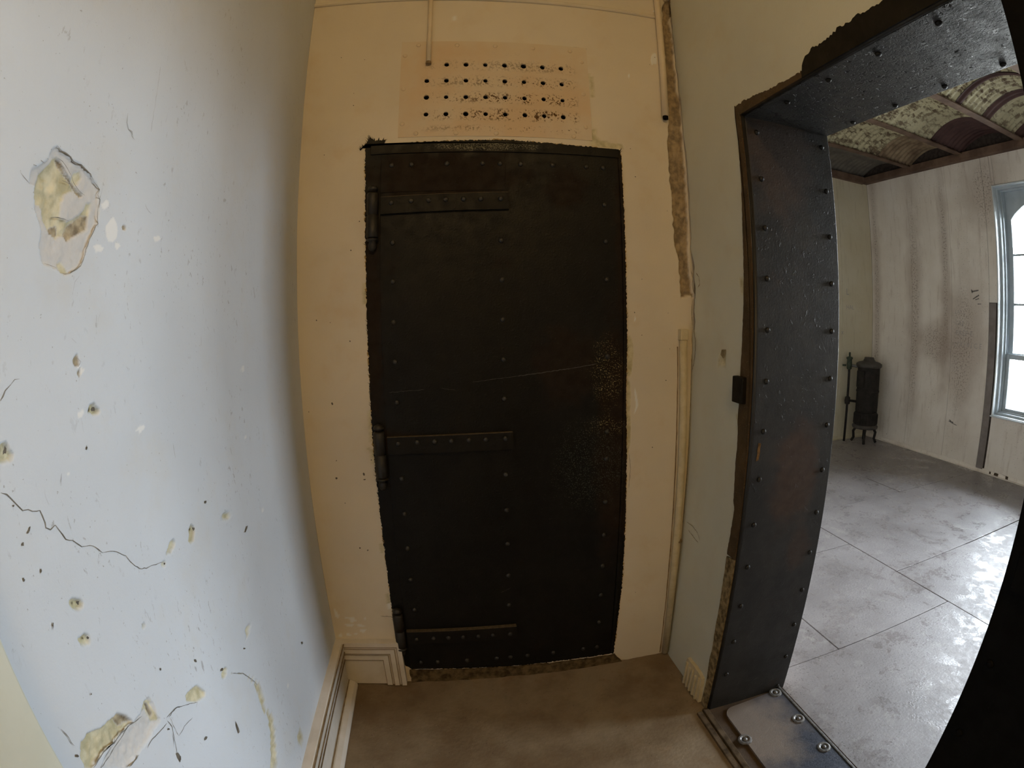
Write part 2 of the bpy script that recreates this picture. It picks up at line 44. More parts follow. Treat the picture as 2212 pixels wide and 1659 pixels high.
# ------------------------------------------------------------------ helpers
C = json.loads(r'''{"polys":[["grey",2.5,[[-1.156,1.57],[-1.147,1.578],[-1.14,1.574],[-1.129,1.573],[-1.113,1.567],[-1.096,1.567],[-1.085,1.563],[-1.074,1.56],[-1.066,1.553],[-1.052,1.545],[-1.048,1.52],[-1.051,1.498],[-1.067,1.476],[-1.075,1.456],[-1.085,1.441],[-1.106,1.431],[-1.12,1.429],[-1.134,1.435],[-1.157,1.439],[-1.166,1.459],[-1.162,1.476],[-1.178,1.497],[-1.176,1.504],[-1.18,1.524],[-1.189,1.524],[-1.19,1.542],[-1.176,1.547],[-1.161,1.558]]],["tan",5,[[-1.152,1.56],[-1.16,1.55],[-1.173,1.538],[-1.177,1.519],[-1.177,1.506],[-1.163,1.501],[-1.158,1.488],[-1.149,1.479],[-1.133,1.47],[-1.122,1.475],[-1.111,1.468],[-1.101,1.474],[-1.07,1.488],[-1.067,1.509],[-1.061,1.526],[-1.073,1.521],[-1.087,1.503],[-1.111,1.492],[-1.126,1.497],[-1.127,1.512],[-1.121,1.525],[-1.101,1.533],[-1.111,1.54],[-1.122,1.548],[-1.132,1.559],[-1.144,1.565]]],["brown",6,[[-1.145,1.564],[-1.135,1.564],[-1.123,1.551],[-1.112,1.547],[-1.105,1.543],[-1.095,1.535],[-1.082,1.531],[-1.089,1.527],[-1.099,1.532],[-1.113,1.542],[-1.124,1.548],[-1.135,1.554]]],["tan",5,[[-1.106,1.555],[-1.094,1.559],[-1.089,1.552],[-1.098,1.54],[-1.109,1.543]]],["brown",5,[[-1.099,1.494],[-1.082,1.505],[-1.069,1.506],[-1.07,1.489],[-1.101,1.474],[-1.111,1.468],[-1.118,1.476],[-1.111,1.487]]],["brown",5,[[-1.144,1.481],[-1.131,1.485],[-1.128,1.476],[-1.133,1.47],[-1.145,1.475]]],["grey",3,[[-1.166,1.459],[-1.157,1.477],[-1.139,1.47],[-1.132,1.45],[-1.12,1.439],[-1.108,1.431],[-1.12,1.429],[-1.134,1.435],[-1.157,1.439]]],["tan",4,[[-1.13,1.44],[-1.122,1.443],[-1.11,1.433],[-1.108,1.43],[-1.122,1.43]]],["white",-0.4,[[-1.025,1.527],[-1.03,1.523],[-1.033,1.521],[-1.038,1.518],[-1.042,1.521],[-1.046,1.526],[-1.038,1.529],[-1.033,1.533],[-1.026,1.532]]],["white",-0.4,[[-1.033,1.468],[-1.037,1.463],[-1.045,1.462],[-1.052,1.46],[-1.054,1.464],[-1.058,1.468],[-1.051,1.471],[-1.046,1.471],[-1.04,1.471]]],["white",-0.4,[[-0.999,1.495],[-1.002,1.485],[-1.01,1.478],[-1.021,1.477],[-1.029,1.485],[-1.031,1.498],[-1.022,1.506],[-1.012,1.513],[-1.003,1.505]]],["white",-0.4,[[-0.991,1.475],[-0.996,1.472],[-0.998,1.469],[-1.002,1.47],[-1.006,1.472],[-1.005,1.475],[-1.004,1.479],[-0.999,1.479],[-0.995,1.478]]],["brown",2,[[-0.978,1.502],[-0.979,1.5],[-0.981,1.499],[-0.983,1.5],[-0.986,1.5],[-0.987,1.503],[-0.985,1.505],[-0.982,1.505],[-0.979,1.505]]],["white",-0.3,[[-1.084,1.314],[-1.088,1.31],[-1.09,1.309],[-1.092,1.309],[-1.097,1.31],[-1.1,1.315],[-1.099,1.319],[-1.095,1.319],[-1.091,1.317]]],["white",-0.3,[[-0.982,1.799],[-0.979,1.795],[-0.98,1.79],[-0.984,1.79],[-0.987,1.794],[-0.988,1.798],[-0.989,1.804],[-0.986,1.804],[-0.982,1.805]]],["white",-0.3,[[-0.87,1.5],[-0.875,1.497],[-0.881,1.494],[-0.89,1.493],[-0.893,1.496],[-0.896,1.499],[-0.889,1.502],[-0.882,1.503],[-0.875,1.503]]],["white",-0.3,[[-0.498,1.251],[-0.501,1.248],[-0.504,1.239],[-0.511,1.24],[-0.511,1.249],[-0.512,1.257],[-0.505,1.261],[-0.5,1.262],[-0.495,1.259]]],["brown",2,[[-1.094,1.325],[-1.095,1.321],[-1.099,1.319],[-1.104,1.321],[-1.106,1.324],[-1.107,1.328],[-1.103,1.33],[-1.097,1.334],[-1.094,1.328]]],["brown",2,[[-1.093,1.311],[-1.094,1.308],[-1.096,1.306],[-1.097,1.307],[-1.099,1.309],[-1.099,1.314],[-1.096,1.313],[-1.094,1.317],[-1.092,1.315]]],["tan",7,[[-1.058,1.259],[-1.064,1.255],[-1.073,1.255],[-1.079,1.259],[-1.086,1.261],[-1.082,1.265],[-1.08,1.269],[-1.07,1.27],[-1.065,1.264]]],["tan",7,[[-1.232,1.244],[-1.237,1.238],[-1.244,1.239],[-1.252,1.239],[-1.254,1.246],[-1.252,1.252],[-1.246,1.257],[-1.239,1.257],[-1.238,1.25]]],["tan",7,[[-1.179,1.046],[-1.186,1.044],[-1.194,1.046],[-1.198,1.05],[-1.202,1.055],[-1.202,1.061],[-1.194,1.061],[-1.188,1.057],[-1.182,1.053]]],["tan",7,[[-1.193,0.998],[-1.202,1.002],[-1.208,1.005],[-1.208,1.009],[-1.21,1.015],[-1.202,1.013],[-1.195,1.013],[-1.19,1.008],[-1.189,1.002]]],["tan",7,[[-0.842,1.002],[-0.851,0.993],[-0.864,0.993],[-0.87,1.001],[-0.863,1.009],[-0.861,1.018],[-0.849,1.023],[-0.841,1.017],[-0.836,1.011]]],["tan",7,[[-0.927,1.012],[-0.939,1.01],[-0.946,1.011],[-0.954,1.013],[-0.943,1.019],[-0.934,1.025],[-0.921,1.025],[-0.918,1.021],[-0.917,1.017]]],["tan",7,[[-0.963,1.001],[-0.965,0.999],[-0.97,1.0],[-0.973,1.002],[-0.975,1.005],[-0.973,1.007],[-0.97,1.007],[-0.966,1.006],[-0.962,1.003]]],["tan",7,[[-0.68,0.976],[-0.677,0.97],[-0.69,0.973],[-0.704,0.978],[-0.711,0.985],[-0.706,0.989],[-0.697,0.989],[-0.685,0.984],[-0.673,0.979]]],["tan",7,[[-0.705,0.71],[-0.714,0.708],[-0.723,0.703],[-0.729,0.709],[-0.725,0.718],[-0.722,0.728],[-0.713,0.729],[-0.705,0.727],[-0.703,0.719]]],["tan",7,[[-0.866,0.713],[-0.875,0.711],[-0.886,0.715],[-0.889,0.721],[-0.886,0.727],[-0.878,0.729],[-0.866,0.728],[-0.857,0.722],[-0.858,0.715]]],["tan",7,[[-1.065,0.948],[-1.071,0.946],[-1.073,0.948],[-1.074,0.949],[-1.074,0.951],[-1.069,0.954],[-1.065,0.954],[-1.065,0.952],[-1.065,0.95]]],["tan",7,[[-0.588,0.257],[-0.608,0.252],[-0.618,0.267],[-0.624,0.276],[-0.628,0.289],[-0.605,0.286],[-0.584,0.284],[-0.582,0.272],[-0.575,0.262]]],["dark",2,[[-1.071,1.262],[-1.073,1.26],[-1.077,1.261],[-1.08,1.261],[-1.081,1.264],[-1.079,1.265],[-1.076,1.266],[-1.072,1.265]]],["dark",2,[[-1.243,1.249],[-1.244,1.247],[-1.246,1.248],[-1.249,1.247],[-1.248,1.25],[-1.246,1.252],[-1.244,1.255],[-1.242,1.252]]],["dark",2,[[-1.188,1.053],[-1.189,1.051],[-1.191,1.052],[-1.192,1.054],[-1.193,1.055],[-1.192,1.057],[-1.189,1.056],[-1.186,1.054]]],["dark",2,[[-1.191,1.006],[-1.193,1.005],[-1.195,1.006],[-1.196,1.007],[-1.196,1.009],[-1.195,1.01],[-1.193,1.009],[-1.192,1.007]]],["dark",2,[[-0.842,1.012],[-0.843,1.011],[-0.848,1.011],[-0.849,1.014],[-0.851,1.016],[-0.849,1.018],[-0.845,1.016],[-0.841,1.014]]],["dark",2,[[-0.775,1.038],[-0.777,1.037],[-0.779,1.038],[-0.782,1.038],[-0.781,1.041],[-0.78,1.042],[-0.777,1.042],[-0.773,1.041]]],["dark",2,[[-1.232,1.115],[-1.233,1.114],[-1.235,1.113],[-1.235,1.115],[-1.234,1.116],[-1.234,1.117],[-1.232,1.118],[-1.232,1.116]]],["dark",2,[[-1.261,1.118],[-1.263,1.117],[-1.264,1.117],[-1.264,1.118],[-1.264,1.119],[-1.264,1.121],[-1.262,1.121],[-1.262,1.119]]],["dark",2,[[-0.754,0.698],[-0.756,0.698],[-0.758,0.699],[-0.761,0.701],[-0.761,0.703],[-0.758,0.703],[-0.756,0.701],[-0.755,0.7]]],["dark",2,[[-0.958,0.812],[-0.958,0.809],[-0.961,0.81],[-0.963,0.812],[-0.964,0.815],[-0.963,0.817],[-0.96,0.816],[-0.958,0.814]]],["dark",2,[[-0.377,0.454],[-0.379,0.453],[-0.384,0.454],[-0.384,0.458],[-0.388,0.462],[-0.383,0.463],[-0.378,0.46],[-0.376,0.457]]],["dark",2,[[-0.877,0.731],[-0.882,0.732],[-0.884,0.734],[-0.888,0.736],[-0.885,0.738],[-0.882,0.738],[-0.878,0.737],[-0.875,0.734]]],["dark",2,[[-1.247,1.194],[-1.248,1.193],[-1.249,1.193],[-1.249,1.194],[-1.25,1.195],[-1.249,1.195],[-1.248,1.195],[-1.247,1.195]]],["dark",2,[[-0.965,1.003],[-0.967,1.002],[-0.969,1.002],[-0.97,1.003],[-0.97,1.005],[-0.969,1.006],[-0.967,1.005],[-0.965,1.004]]],["dark",2,[[-1.099,1.219],[-1.1,1.218],[-1.101,1.217],[-1.102,1.218],[-1.102,1.22],[-1.101,1.221],[-1.1,1.221],[-1.099,1.221]]],["dark",2,[[-1.109,0.723],[-1.112,0.719],[-1.114,0.719],[-1.118,0.718],[-1.119,0.729],[-1.117,0.738],[-1.114,0.737],[-1.111,0.734]]],["dark",2,[[-0.899,0.593],[-0.901,0.586],[-0.904,0.586],[-0.908,0.588],[-0.907,0.599],[-0.905,0.608],[-0.9,0.616],[-0.899,0.602]]],["dark",2,[[-1.104,0.78],[-1.106,0.78],[-1.108,0.782],[-1.11,0.783],[-1.11,0.785],[-1.108,0.785],[-1.106,0.784],[-1.105,0.782]]],["dark",2,[[-1.293,0.901],[-1.294,0.901],[-1.296,0.902],[-1.297,0.904],[-1.297,0.905],[-1.295,0.906],[-1.294,0.905],[-1.293,0.903]]],["dark",2,[[-0.6,0.914],[-0.609,0.911],[-0.613,0.911],[-0.614,0.913],[-0.605,0.917],[-0.597,0.92],[-0.595,0.919],[-0.59,0.919]]],["dark",2,[[-1.02,0.679],[-1.025,0.681],[-1.028,0.683],[-1.028,0.685],[-1.024,0.686],[-1.019,0.685],[-1.017,0.683],[-1.015,0.68]]],["dark",2,[[-1.233,1.162],[-1.236,1.16],[-1.238,1.16],[-1.239,1.161],[-1.235,1.163],[-1.233,1.165],[-1.231,1.166],[-1.231,1.165]]],["dark",2,[[-1.248,1.152],[-1.248,1.151],[-1.249,1.151],[-1.251,1.152],[-1.25,1.154],[-1.249,1.154],[-1.248,1.155],[-1.247,1.154]]],["dark",2,[[-1.242,1.053],[-1.243,1.051],[-1.246,1.048],[-1.244,1.052],[-1.244,1.054],[-1.242,1.056],[-1.241,1.056],[-1.241,1.055]]],["dark",2,[[-1.226,0.945],[-1.227,0.944],[-1.228,0.945],[-1.229,0.945],[-1.228,0.946],[-1.227,0.947],[-1.226,0.947],[-1.226,0.946]]],["dark",2,[[-1.065,0.87],[-1.067,0.869],[-1.068,0.869],[-1.068,0.871],[-1.068,0.872],[-1.067,0.873],[-1.065,0.873],[-1.065,0.871]]],["white",-0.3,[[-1.098,1.259],[-1.101,1.257],[-1.106,1.257],[-1.109,1.26],[-1.109,1.262],[-1.107,1.265],[-1.102,1.265],[-1.096,1.266],[-1.094,1.262]]],["white",-0.3,[[-0.948,1.215],[-0.952,1.212],[-0.957,1.211],[-0.967,1.208],[-0.967,1.213],[-0.976,1.215],[-0.969,1.217],[-0.962,1.219],[-0.951,1.218]]],["white",-0.3,[[-1.142,1.198],[-1.143,1.197],[-1.144,1.197],[-1.146,1.197],[-1.147,1.199],[-1.147,1.2],[-1.145,1.2],[-1.144,1.2],[-1.142,1.199]]],["white",-0.3,[[-0.519,1.103],[-0.522,1.102],[-0.525,1.101],[-0.528,1.103],[-0.533,1.104],[-0.53,1.106],[-0.527,1.107],[-0.524,1.107],[-0.521,1.105]]],["white",-0.3,[[-0.471,0.91],[-0.473,0.908],[-0.478,0.908],[-0.483,0.91],[-0.485,0.914],[-0.483,0.917],[-0.478,0.916],[-0.474,0.917],[-0.472,0.914]]],["white",-0.3,[[-0.566,0.44],[-0.57,0.44],[-0.577,0.442],[-0.578,0.447],[-0.583,0.452],[-0.581,0.454],[-0.576,0.454],[-0.569,0.449],[-0.564,0.443]]],["tan",5,[[-1.278,0.908],[-1.262,0.908],[-1.249,0.901],[-1.233,0.894],[-1.21,0.892],[-1.195,0.888],[-1.181,0.872],[-1.173,0.854],[-1.186,0.855],[-1.203,0.859],[-1.226,0.863],[-1.251,0.87],[-1.27,0.87],[-1.282,0.87],[-1.291,0.879],[-1.289,0.895]]],["brown",7,[[-1.206,0.89],[-1.195,0.888],[-1.181,0.872],[-1.173,0.854],[-1.187,0.864],[-1.2,0.869],[-1.204,0.879]]],["grey",5,[[-1.173,0.854],[-1.153,0.849],[-1.132,0.859],[-1.12,0.855],[-1.116,0.844],[-1.117,0.815],[-1.113,0.808],[-1.135,0.81],[-1.173,0.811],[-1.199,0.813],[-1.225,0.814],[-1.269,0.857],[-1.242,0.862],[-1.207,0.86]]],["tan",4,[[-1.153,0.849],[-1.132,0.859],[-1.12,0.854],[-1.118,0.846],[-1.118,0.818],[-1.118,0.81],[-1.132,0.821],[-1.135,0.837],[-1.137,0.849]]],["brown",7,[[-1.128,0.852],[-1.123,0.847],[-1.123,0.827],[-1.129,0.824],[-1.132,0.84]]],["tan",4,[[-1.027,0.787],[-0.995,0.78],[-0.982,0.775],[-0.965,0.746],[-0.97,0.739],[-1.002,0.752],[-1.031,0.777]]],["tan",5,[[-0.848,0.701],[-0.801,0.665],[-0.772,0.63],[-0.758,0.602],[-0.753,0.567],[-0.764,0.533],[-0.744,0.493],[-0.76,0.454],[-0.801,0.414],[-0.83,0.396],[-0.81,0.371],[-0.775,0.384],[-0.74,0.432],[-0.721,0.47],[-0.747,0.516],[-0.733,0.549],[-0.741,0.586],[-0.764,0.622],[-0.795,0.659],[-0.845,0.697]]]],"lines":[[1.6,[[-1.148,1.578],[-1.139,1.574],[-1.127,1.573],[-1.113,1.567],[-1.096,1.567],[-1.085,1.563],[-1.074,1.56],[-1.066,1.553]]],[1.5,[[-1.066,1.552],[-1.058,1.548],[-1.051,1.544],[-1.054,1.536],[-1.048,1.531],[-1.048,1.52]]],[1.6,[[-1.052,1.518],[-1.052,1.507],[-1.049,1.498],[-1.053,1.496],[-1.06,1.485],[-1.067,1.476],[-1.071,1.467],[-1.076,1.456],[-1.081,1.447],[-1.085,1.441],[-1.094,1.436],[-1.105,1.432],[-1.108,1.43]]],[1.0,[[-1.108,1.43],[-1.118,1.429],[-1.124,1.43]]],[2.2,[[-1.175,1.554],[-1.167,1.552]]],[2.0,[[-1.187,1.546],[-1.181,1.546]]],[1.2,[[-1.178,1.54],[-1.177,1.537]]],[1.6,[[-1.164,1.559],[-1.162,1.558]]],[0.5,[[-1.207,1.533],[-1.198,1.528],[-1.19,1.524]]],[0.6,[[-1.088,1.428],[-1.097,1.421],[-1.101,1.41]]],[1.2,[[-1.149,1.492],[-1.135,1.494],[-1.123,1.494],[-1.112,1.493]]],[0.8,[[-1.145,1.564],[-1.135,1.562],[-1.123,1.555],[-1.114,1.548],[-1.104,1.538],[-1.095,1.533],[-1.083,1.53]]],[1.0,[[-1.133,1.539],[-1.125,1.539],[-1.112,1.538]]],[1.0,[[-0.992,1.647],[-0.983,1.646],[-0.983,1.639],[-0.973,1.636]]],[1.0,[[-1.024,1.53],[-1.023,1.526]]],[0.7,[[-1.157,1.439],[-1.143,1.437],[-1.132,1.435]]],[1.0,[[-1.002,1.669],[-1.0,1.655],[-0.994,1.646],[-0.982,1.644],[-0.978,1.636]]],[0.8,[[-0.927,1.547],[-0.921,1.541],[-0.905,1.535]]],[0.5,[[-0.929,1.778],[-0.927,1.736],[-0.928,1.683],[-0.929,1.663]]],[0.8,[[-1.107,1.353],[-1.098,1.347]]],[0.8,[[-1.221,1.313],[-1.215,1.317],[-1.207,1.317]]],[1.0,[[-1.098,1.329],[-1.091,1.324],[-1.097,1.319],[-1.104,1.321]]],[1.4,[[-1.262,1.212],[-1.254,1.208],[-1.249,1.202],[-1.243,1.194],[-1.236,1.185],[-1.227,1.183],[-1.215,1.177],[-1.209,1.176],[-1.207,1.17],[-1.205,1.16],[-1.206,1.155],[-1.199,1.15],[-1.189,1.152],[-1.185,1.145],[-1.177,1.13],[-1.165,1.124],[-1.151,1.11],[-1.135,1.105],[-1.124,1.098],[-1.113,1.086]]],[1.2,[[-1.114,1.086],[-1.097,1.081],[-1.082,1.074],[-1.063,1.06],[-1.056,1.048],[-1.047,1.037],[-1.032,1.025],[-1.013,1.019],[-0.985,1.012],[-0.971,1.007]]],[1.3,[[-1.24,1.299],[-1.235,1.303],[-1.231,1.308],[-1.221,1.313]]],[1.0,[[-1.158,1.203],[-1.164,1.19]]],[0.8,[[-0.866,1.171],[-0.866,1.158],[-0.865,1.146]]],[1.4,[[-0.846,0.699],[-0.798,0.663],[-0.769,0.625],[-0.751,0.593]]],[1.2,[[-1.101,0.795],[-1.096,0.778],[-1.102,0.763],[-1.108,0.747],[-1.115,0.734]]],[1.2,[[-1.011,0.748],[-1.002,0.752],[-1.037,0.775],[-1.068,0.794],[-1.093,0.796]]],[0.8,[[-1.09,0.752],[-1.092,0.794]]],[0.8,[[-1.09,0.752],[-1.059,0.75],[-1.033,0.743]]],[2.0,[[-1.246,0.87],[-1.228,0.864],[-1.214,0.864],[-1.191,0.86],[-1.173,0.854],[-1.153,0.848]]],[2.4,[[-1.282,0.87],[-1.268,0.871],[-1.253,0.871],[-1.244,0.869],[-1.227,0.865],[-1.22,0.87]]],[1.8,[[-1.271,0.859],[-1.258,0.859],[-1.24,0.859],[-1.219,0.859],[-1.191,0.859]]],[2.2,[[-1.224,0.815],[-1.209,0.812],[-1.195,0.811]]],[1.4,[[-1.172,0.802],[-1.152,0.803],[-1.129,0.797],[-1.104,0.793]]],[1.5,[[-1.099,0.8],[-1.089,0.798],[-1.068,0.793],[-1.052,0.784]]],[1.5,[[-1.103,0.77],[-1.107,0.759],[-1.114,0.75]]],[1.2,[[-1.297,0.947],[-1.294,0.937],[-1.293,0.923],[-1.291,0.916]]],[0.6,[[-0.647,0.871],[-0.648,0.855]]],[0.6,[[-0.67,0.832],[-0.672,0.816]]]],"frame":[[-0.279,1.916],[-0.276,1.776],[-0.273,1.625],[-0.271,1.479],[-0.271,1.335],[-0.27,1.22],[-0.271,1.119],[-0.272,0.956],[-0.27,0.816],[-0.268,0.719],[-0.267,0.6],[-0.267,0.483],[-0.267,0.378],[-0.267,0.276],[-0.263,0.19],[-0.254,0.088],[-0.225,0.066],[-0.032,0.06],[0.162,0.052],[0.361,0.052],[0.558,0.051],[0.564,0.233],[0.568,0.359],[0.568,0.439],[0.566,0.626],[0.561,0.849],[0.553,1.088],[0.556,1.256],[0.555,1.468],[0.555,1.654],[0.554,1.815],[0.555,1.907],[0.41,1.91],[0.271,1.915],[0.181,1.92],[0.032,1.917],[-0.115,1.914],[-0.219,1.906],[-0.216,1.927],[-0.249,1.924],[-0.265,1.935],[-0.296,1.896]],"epolys":[["tan",1,[[0.556,1.274],[0.567,1.275],[0.576,1.26],[0.58,1.228],[0.577,1.197],[0.573,1.155],[0.568,1.146],[0.557,1.148]]],["tan",1,[[0.556,1.138],[0.568,1.123],[0.572,1.081],[0.569,1.031],[0.574,0.976],[0.574,0.921],[0.568,0.885],[0.559,0.84],[0.554,0.996]]],["white",-0.4,[[0.585,1.108],[0.593,1.08],[0.598,1.047],[0.592,1.03],[0.583,1.014],[0.59,1.048],[0.584,1.087]]],["white",-0.4,[[0.585,1.34],[0.59,1.336],[0.586,1.326],[0.581,1.329]]],["tan",1,[[-0.283,1.072],[-0.268,1.055],[-0.271,0.966],[-0.285,0.961]]],["tan",1,[[-0.289,0.949],[-0.27,0.938],[-0.271,0.892],[-0.285,0.892]]],["tan",1,[[-0.287,0.592],[-0.279,0.611],[-0.267,0.617],[-0.266,0.571],[-0.275,0.572]]],["tan",1,[[-0.28,0.413],[-0.266,0.405],[-0.265,0.324],[-0.279,0.369]]],["tan",1,[[0.454,1.975],[0.462,1.969],[0.47,1.944],[0.561,1.923],[0.569,1.915],[0.48,1.913],[0.454,1.927]]],["tan",1,[[-0.284,1.478],[-0.271,1.455],[-0.269,1.38],[-0.28,1.407]]],["tan",1,[[0.455,2.193],[0.469,2.18],[0.471,2.115],[0.462,2.072],[0.458,2.114]]],["tan",1,[[0.457,2.026],[0.464,1.996],[0.472,1.963],[0.486,1.931],[0.563,1.931],[0.568,1.912],[0.454,1.912],[0.459,1.955]]],["dark",1,[[0.411,2.301],[0.458,2.3],[0.458,2.296],[0.414,2.297]]],["white",-0.3,[[0.006,2.403],[0.004,2.398],[0.003,2.392],[-0.0,2.39],[-0.002,2.398],[-0.002,2.407],[-0.001,2.414],[0.002,2.413],[0.004,2.408]]],["white",-0.3,[[0.725,2.299],[0.722,2.275],[0.711,2.273],[0.701,2.267],[0.699,2.285],[0.702,2.303],[0.708,2.316],[0.716,2.32],[0.724,2.319]]],["white",-0.3,[[0.612,2.205],[0.61,2.201],[0.608,2.197],[0.605,2.198],[0.603,2.201],[0.605,2.206],[0.606,2.213],[0.609,2.21],[0.611,2.21]]],["white",-0.3,[[0.744,2.524],[0.745,2.52],[0.74,2.517],[0.737,2.519],[0.733,2.519],[0.734,2.523],[0.738,2.527],[0.741,2.527],[0.745,2.528]]],["white",-0.3,[[-0.482,0.351],[-0.473,0.339],[-0.465,0.317],[-0.475,0.303],[-0.483,0.321]]],["white",-0.3,[[-0.406,0.295],[-0.414,0.29],[-0.422,0.286],[-0.43,0.291],[-0.431,0.3],[-0.431,0.309],[-0.421,0.31],[-0.413,0.309],[-0.407,0.303]]],["white",-0.3,[[-0.416,0.277],[-0.421,0.273],[-0.431,0.267],[-0.443,0.271],[-0.448,0.275],[-0.45,0.279],[-0.441,0.282],[-0.43,0.283],[-0.423,0.28]]],["white",-0.3,[[-0.381,0.268],[-0.387,0.268],[-0.393,0.266],[-0.4,0.271],[-0.406,0.276],[-0.408,0.281],[-0.398,0.279],[-0.388,0.278],[-0.377,0.272]]],["white",-0.3,[[-0.377,0.25],[-0.38,0.246],[-0.384,0.241],[-0.392,0.242],[-0.395,0.247],[-0.399,0.254],[-0.39,0.258],[-0.383,0.256],[-0.374,0.257]]],["white",-0.3,[[-0.435,0.233],[-0.436,0.229],[-0.444,0.229],[-0.449,0.229],[-0.453,0.231],[-0.454,0.235],[-0.448,0.238],[-0.441,0.241],[-0.44,0.235]]],["white",-0.3,[[-0.471,0.226],[-0.472,0.22],[-0.476,0.219],[-0.481,0.218],[-0.485,0.222],[-0.485,0.229],[-0.48,0.234],[-0.473,0.236],[-0.47,0.231]]],["white",-0.3,[[-0.411,0.236],[-0.413,0.232],[-0.417,0.231],[-0.421,0.232],[-0.425,0.233],[-0.424,0.238],[-0.42,0.241],[-0.415,0.241],[-0.414,0.238]]],["white",-0.3,[[-0.37,0.304],[-0.372,0.3],[-0.374,0.3],[-0.376,0.299],[-0.376,0.303],[-0.375,0.306],[-0.374,0.31],[-0.372,0.311],[-0.37,0.309]]],["white",-0.3,[[-0.433,0.308],[-0.434,0.304],[-0.44,0.303],[-0.444,0.304],[-0.447,0.306],[-0.445,0.31],[-0.442,0.311],[-0.438,0.313],[-0.435,0.311]]],["white",-0.3,[[-0.267,0.36],[-0.266,0.351],[-0.275,0.349],[-0.28,0.352],[-0.284,0.357],[-0.282,0.364],[-0.279,0.371],[-0.272,0.373],[-0.269,0.366]]],["dark",1,[[-0.348,0.596],[-0.35,0.593],[-0.353,0.593],[-0.354,0.595],[-0.354,0.597],[-0.352,0.599],[-0.35,0.598]]],["dark",1,[[-0.322,0.587],[-0.324,0.585],[-0.326,0.584],[-0.328,0.586],[-0.327,0.588],[-0.325,0.59],[-0.323,0.589]]],["dark",1,[[-0.307,0.858],[-0.309,0.853],[-0.311,0.854],[-0.313,0.856],[-0.314,0.861],[-0.311,0.864],[-0.308,0.862]]],["dark",1,[[-0.305,0.84],[-0.308,0.839],[-0.311,0.838],[-0.313,0.839],[-0.314,0.841],[-0.31,0.842],[-0.306,0.842]]],["dark",1,[[-0.393,1.092],[-0.393,1.089],[-0.395,1.087],[-0.398,1.088],[-0.398,1.091],[-0.4,1.093],[-0.397,1.095],[-0.395,1.096],[-0.394,1.093]]],["dark",1,[[-0.399,0.847],[-0.401,0.844],[-0.403,0.843],[-0.406,0.843],[-0.407,0.846],[-0.407,0.848],[-0.405,0.85],[-0.403,0.85],[-0.401,0.849]]],["dark",1,[[-0.395,0.906],[-0.397,0.905],[-0.398,0.903],[-0.399,0.904],[-0.4,0.905],[-0.399,0.906],[-0.398,0.907],[-0.397,0.908],[-0.396,0.907]]]],"elines":[[1.5,[[-0.313,0.318],[-0.298,0.315],[-0.276,0.315],[-0.264,0.307]]],[1.0,[[0.568,0.882],[0.576,0.832],[0.573,0.758]]]],"groove":[[0.788,2.59],[0.797,2.579],[0.781,2.563],[0.775,2.545],[0.769,2.482],[0.764,2.42],[0.756,2.268],[0.752,2.142],[0.75,2.057],[0.744,1.971],[0.794,1.978],[0.796,2.064],[0.8,2.14],[0.79,2.173],[0.794,2.238],[0.792,2.311],[0.799,2.389],[0.797,2.468],[0.788,2.482],[0.828,2.549],[0.854,2.606]],"groove2":[[0.743,2.025],[0.736,1.942],[0.732,1.854],[0.736,1.757],[0.738,1.6],[0.752,1.539],[0.759,1.411],[0.801,1.412],[0.79,1.516],[0.791,1.634],[0.792,1.73],[0.794,1.828],[0.793,1.915],[0.797,1.998],[0.79,2.039]],"flangetop":[[-0.37,1.969],[-0.426,1.968],[-0.474,1.965],[-0.511,1.962],[-0.554,1.957],[-0.604,1.954],[-0.652,1.951],[-0.699,1.953],[-0.706,1.965],[-0.713,1.977],[-0.738,1.987],[-0.758,1.993],[-0.796,1.991],[-0.845,1.998],[-0.853,2.004],[-0.902,2.0],[-0.922,2.004],[-0.962,2.001],[-1.017,1.998]],"flangeside":[[-0.37,1.971],[-0.366,1.823],[-0.363,1.725],[-0.353,1.59],[-0.349,1.457],[-0.341,1.326],[-0.332,1.193],[-0.331,1.098],[-0.328,1.057],[-0.336,0.989],[-0.333,0.918],[-0.342,0.804],[-0.352,0.777],[-0.341,0.615],[-0.341,0.536],[-0.344,0.454],[-0.342,0.353],[-0.348,0.265],[-0.344,0.207],[-0.354,0.111]],"rchips":[[[-0.319,1.459],[-0.35,1.457],[-0.351,1.417],[-0.325,1.41]],[[-0.325,1.254],[-0.348,1.255],[-0.352,1.18],[-0.329,1.172]],[[-0.311,1.058],[-0.346,1.067],[-0.352,0.985],[-0.345,0.954],[-0.324,1.013]],[[-0.215,1.244],[-0.24,1.244],[-0.234,1.192],[-0.19,1.188],[-0.191,1.219]]],"rdark":[[[-0.213,1.244],[-0.24,1.246],[-0.239,1.233],[-0.224,1.217],[-0.206,1.228]]],"rlines":[[1.2,[[-0.036,0.616],[-0.087,0.618],[-0.127,0.61],[-0.15,0.589]]],[1.5,[[-0.054,0.592],[-0.095,0.584],[-0.141,0.576]]]]}''')
rng = np.random.RandomState(7)
def tag(o, label=None, cat=None, group=None, kind=None):
    if label: o['label'] = label
    if cat: o['category'] = cat
    if group: o['group'] = group
    if kind: o['kind'] = kind
    return o
def worldloc(p):
    v = Vector((0, 0, 0))
    while p is not None: v = v + p.location; p = p.parent
    return v
def empty(name, loc, label=None, cat=None, group=None, kind=None):
    o = bpy.data.objects.new(name, None); COL.objects.link(o); o.location = loc; o.empty_display_size = .1
    return tag(o, label, cat, group, kind)
def link(name, me, parent=None, loc=None, rot=None):
    o = bpy.data.objects.new(name, me); COL.objects.link(o)
    if parent is not None: o.parent = parent
    base = worldloc(parent) if parent is not None else Vector((0, 0, 0))
    if loc is not None: o.location = Vector(loc) - base
    if rot is not None: o.rotation_euler = rot
    return o
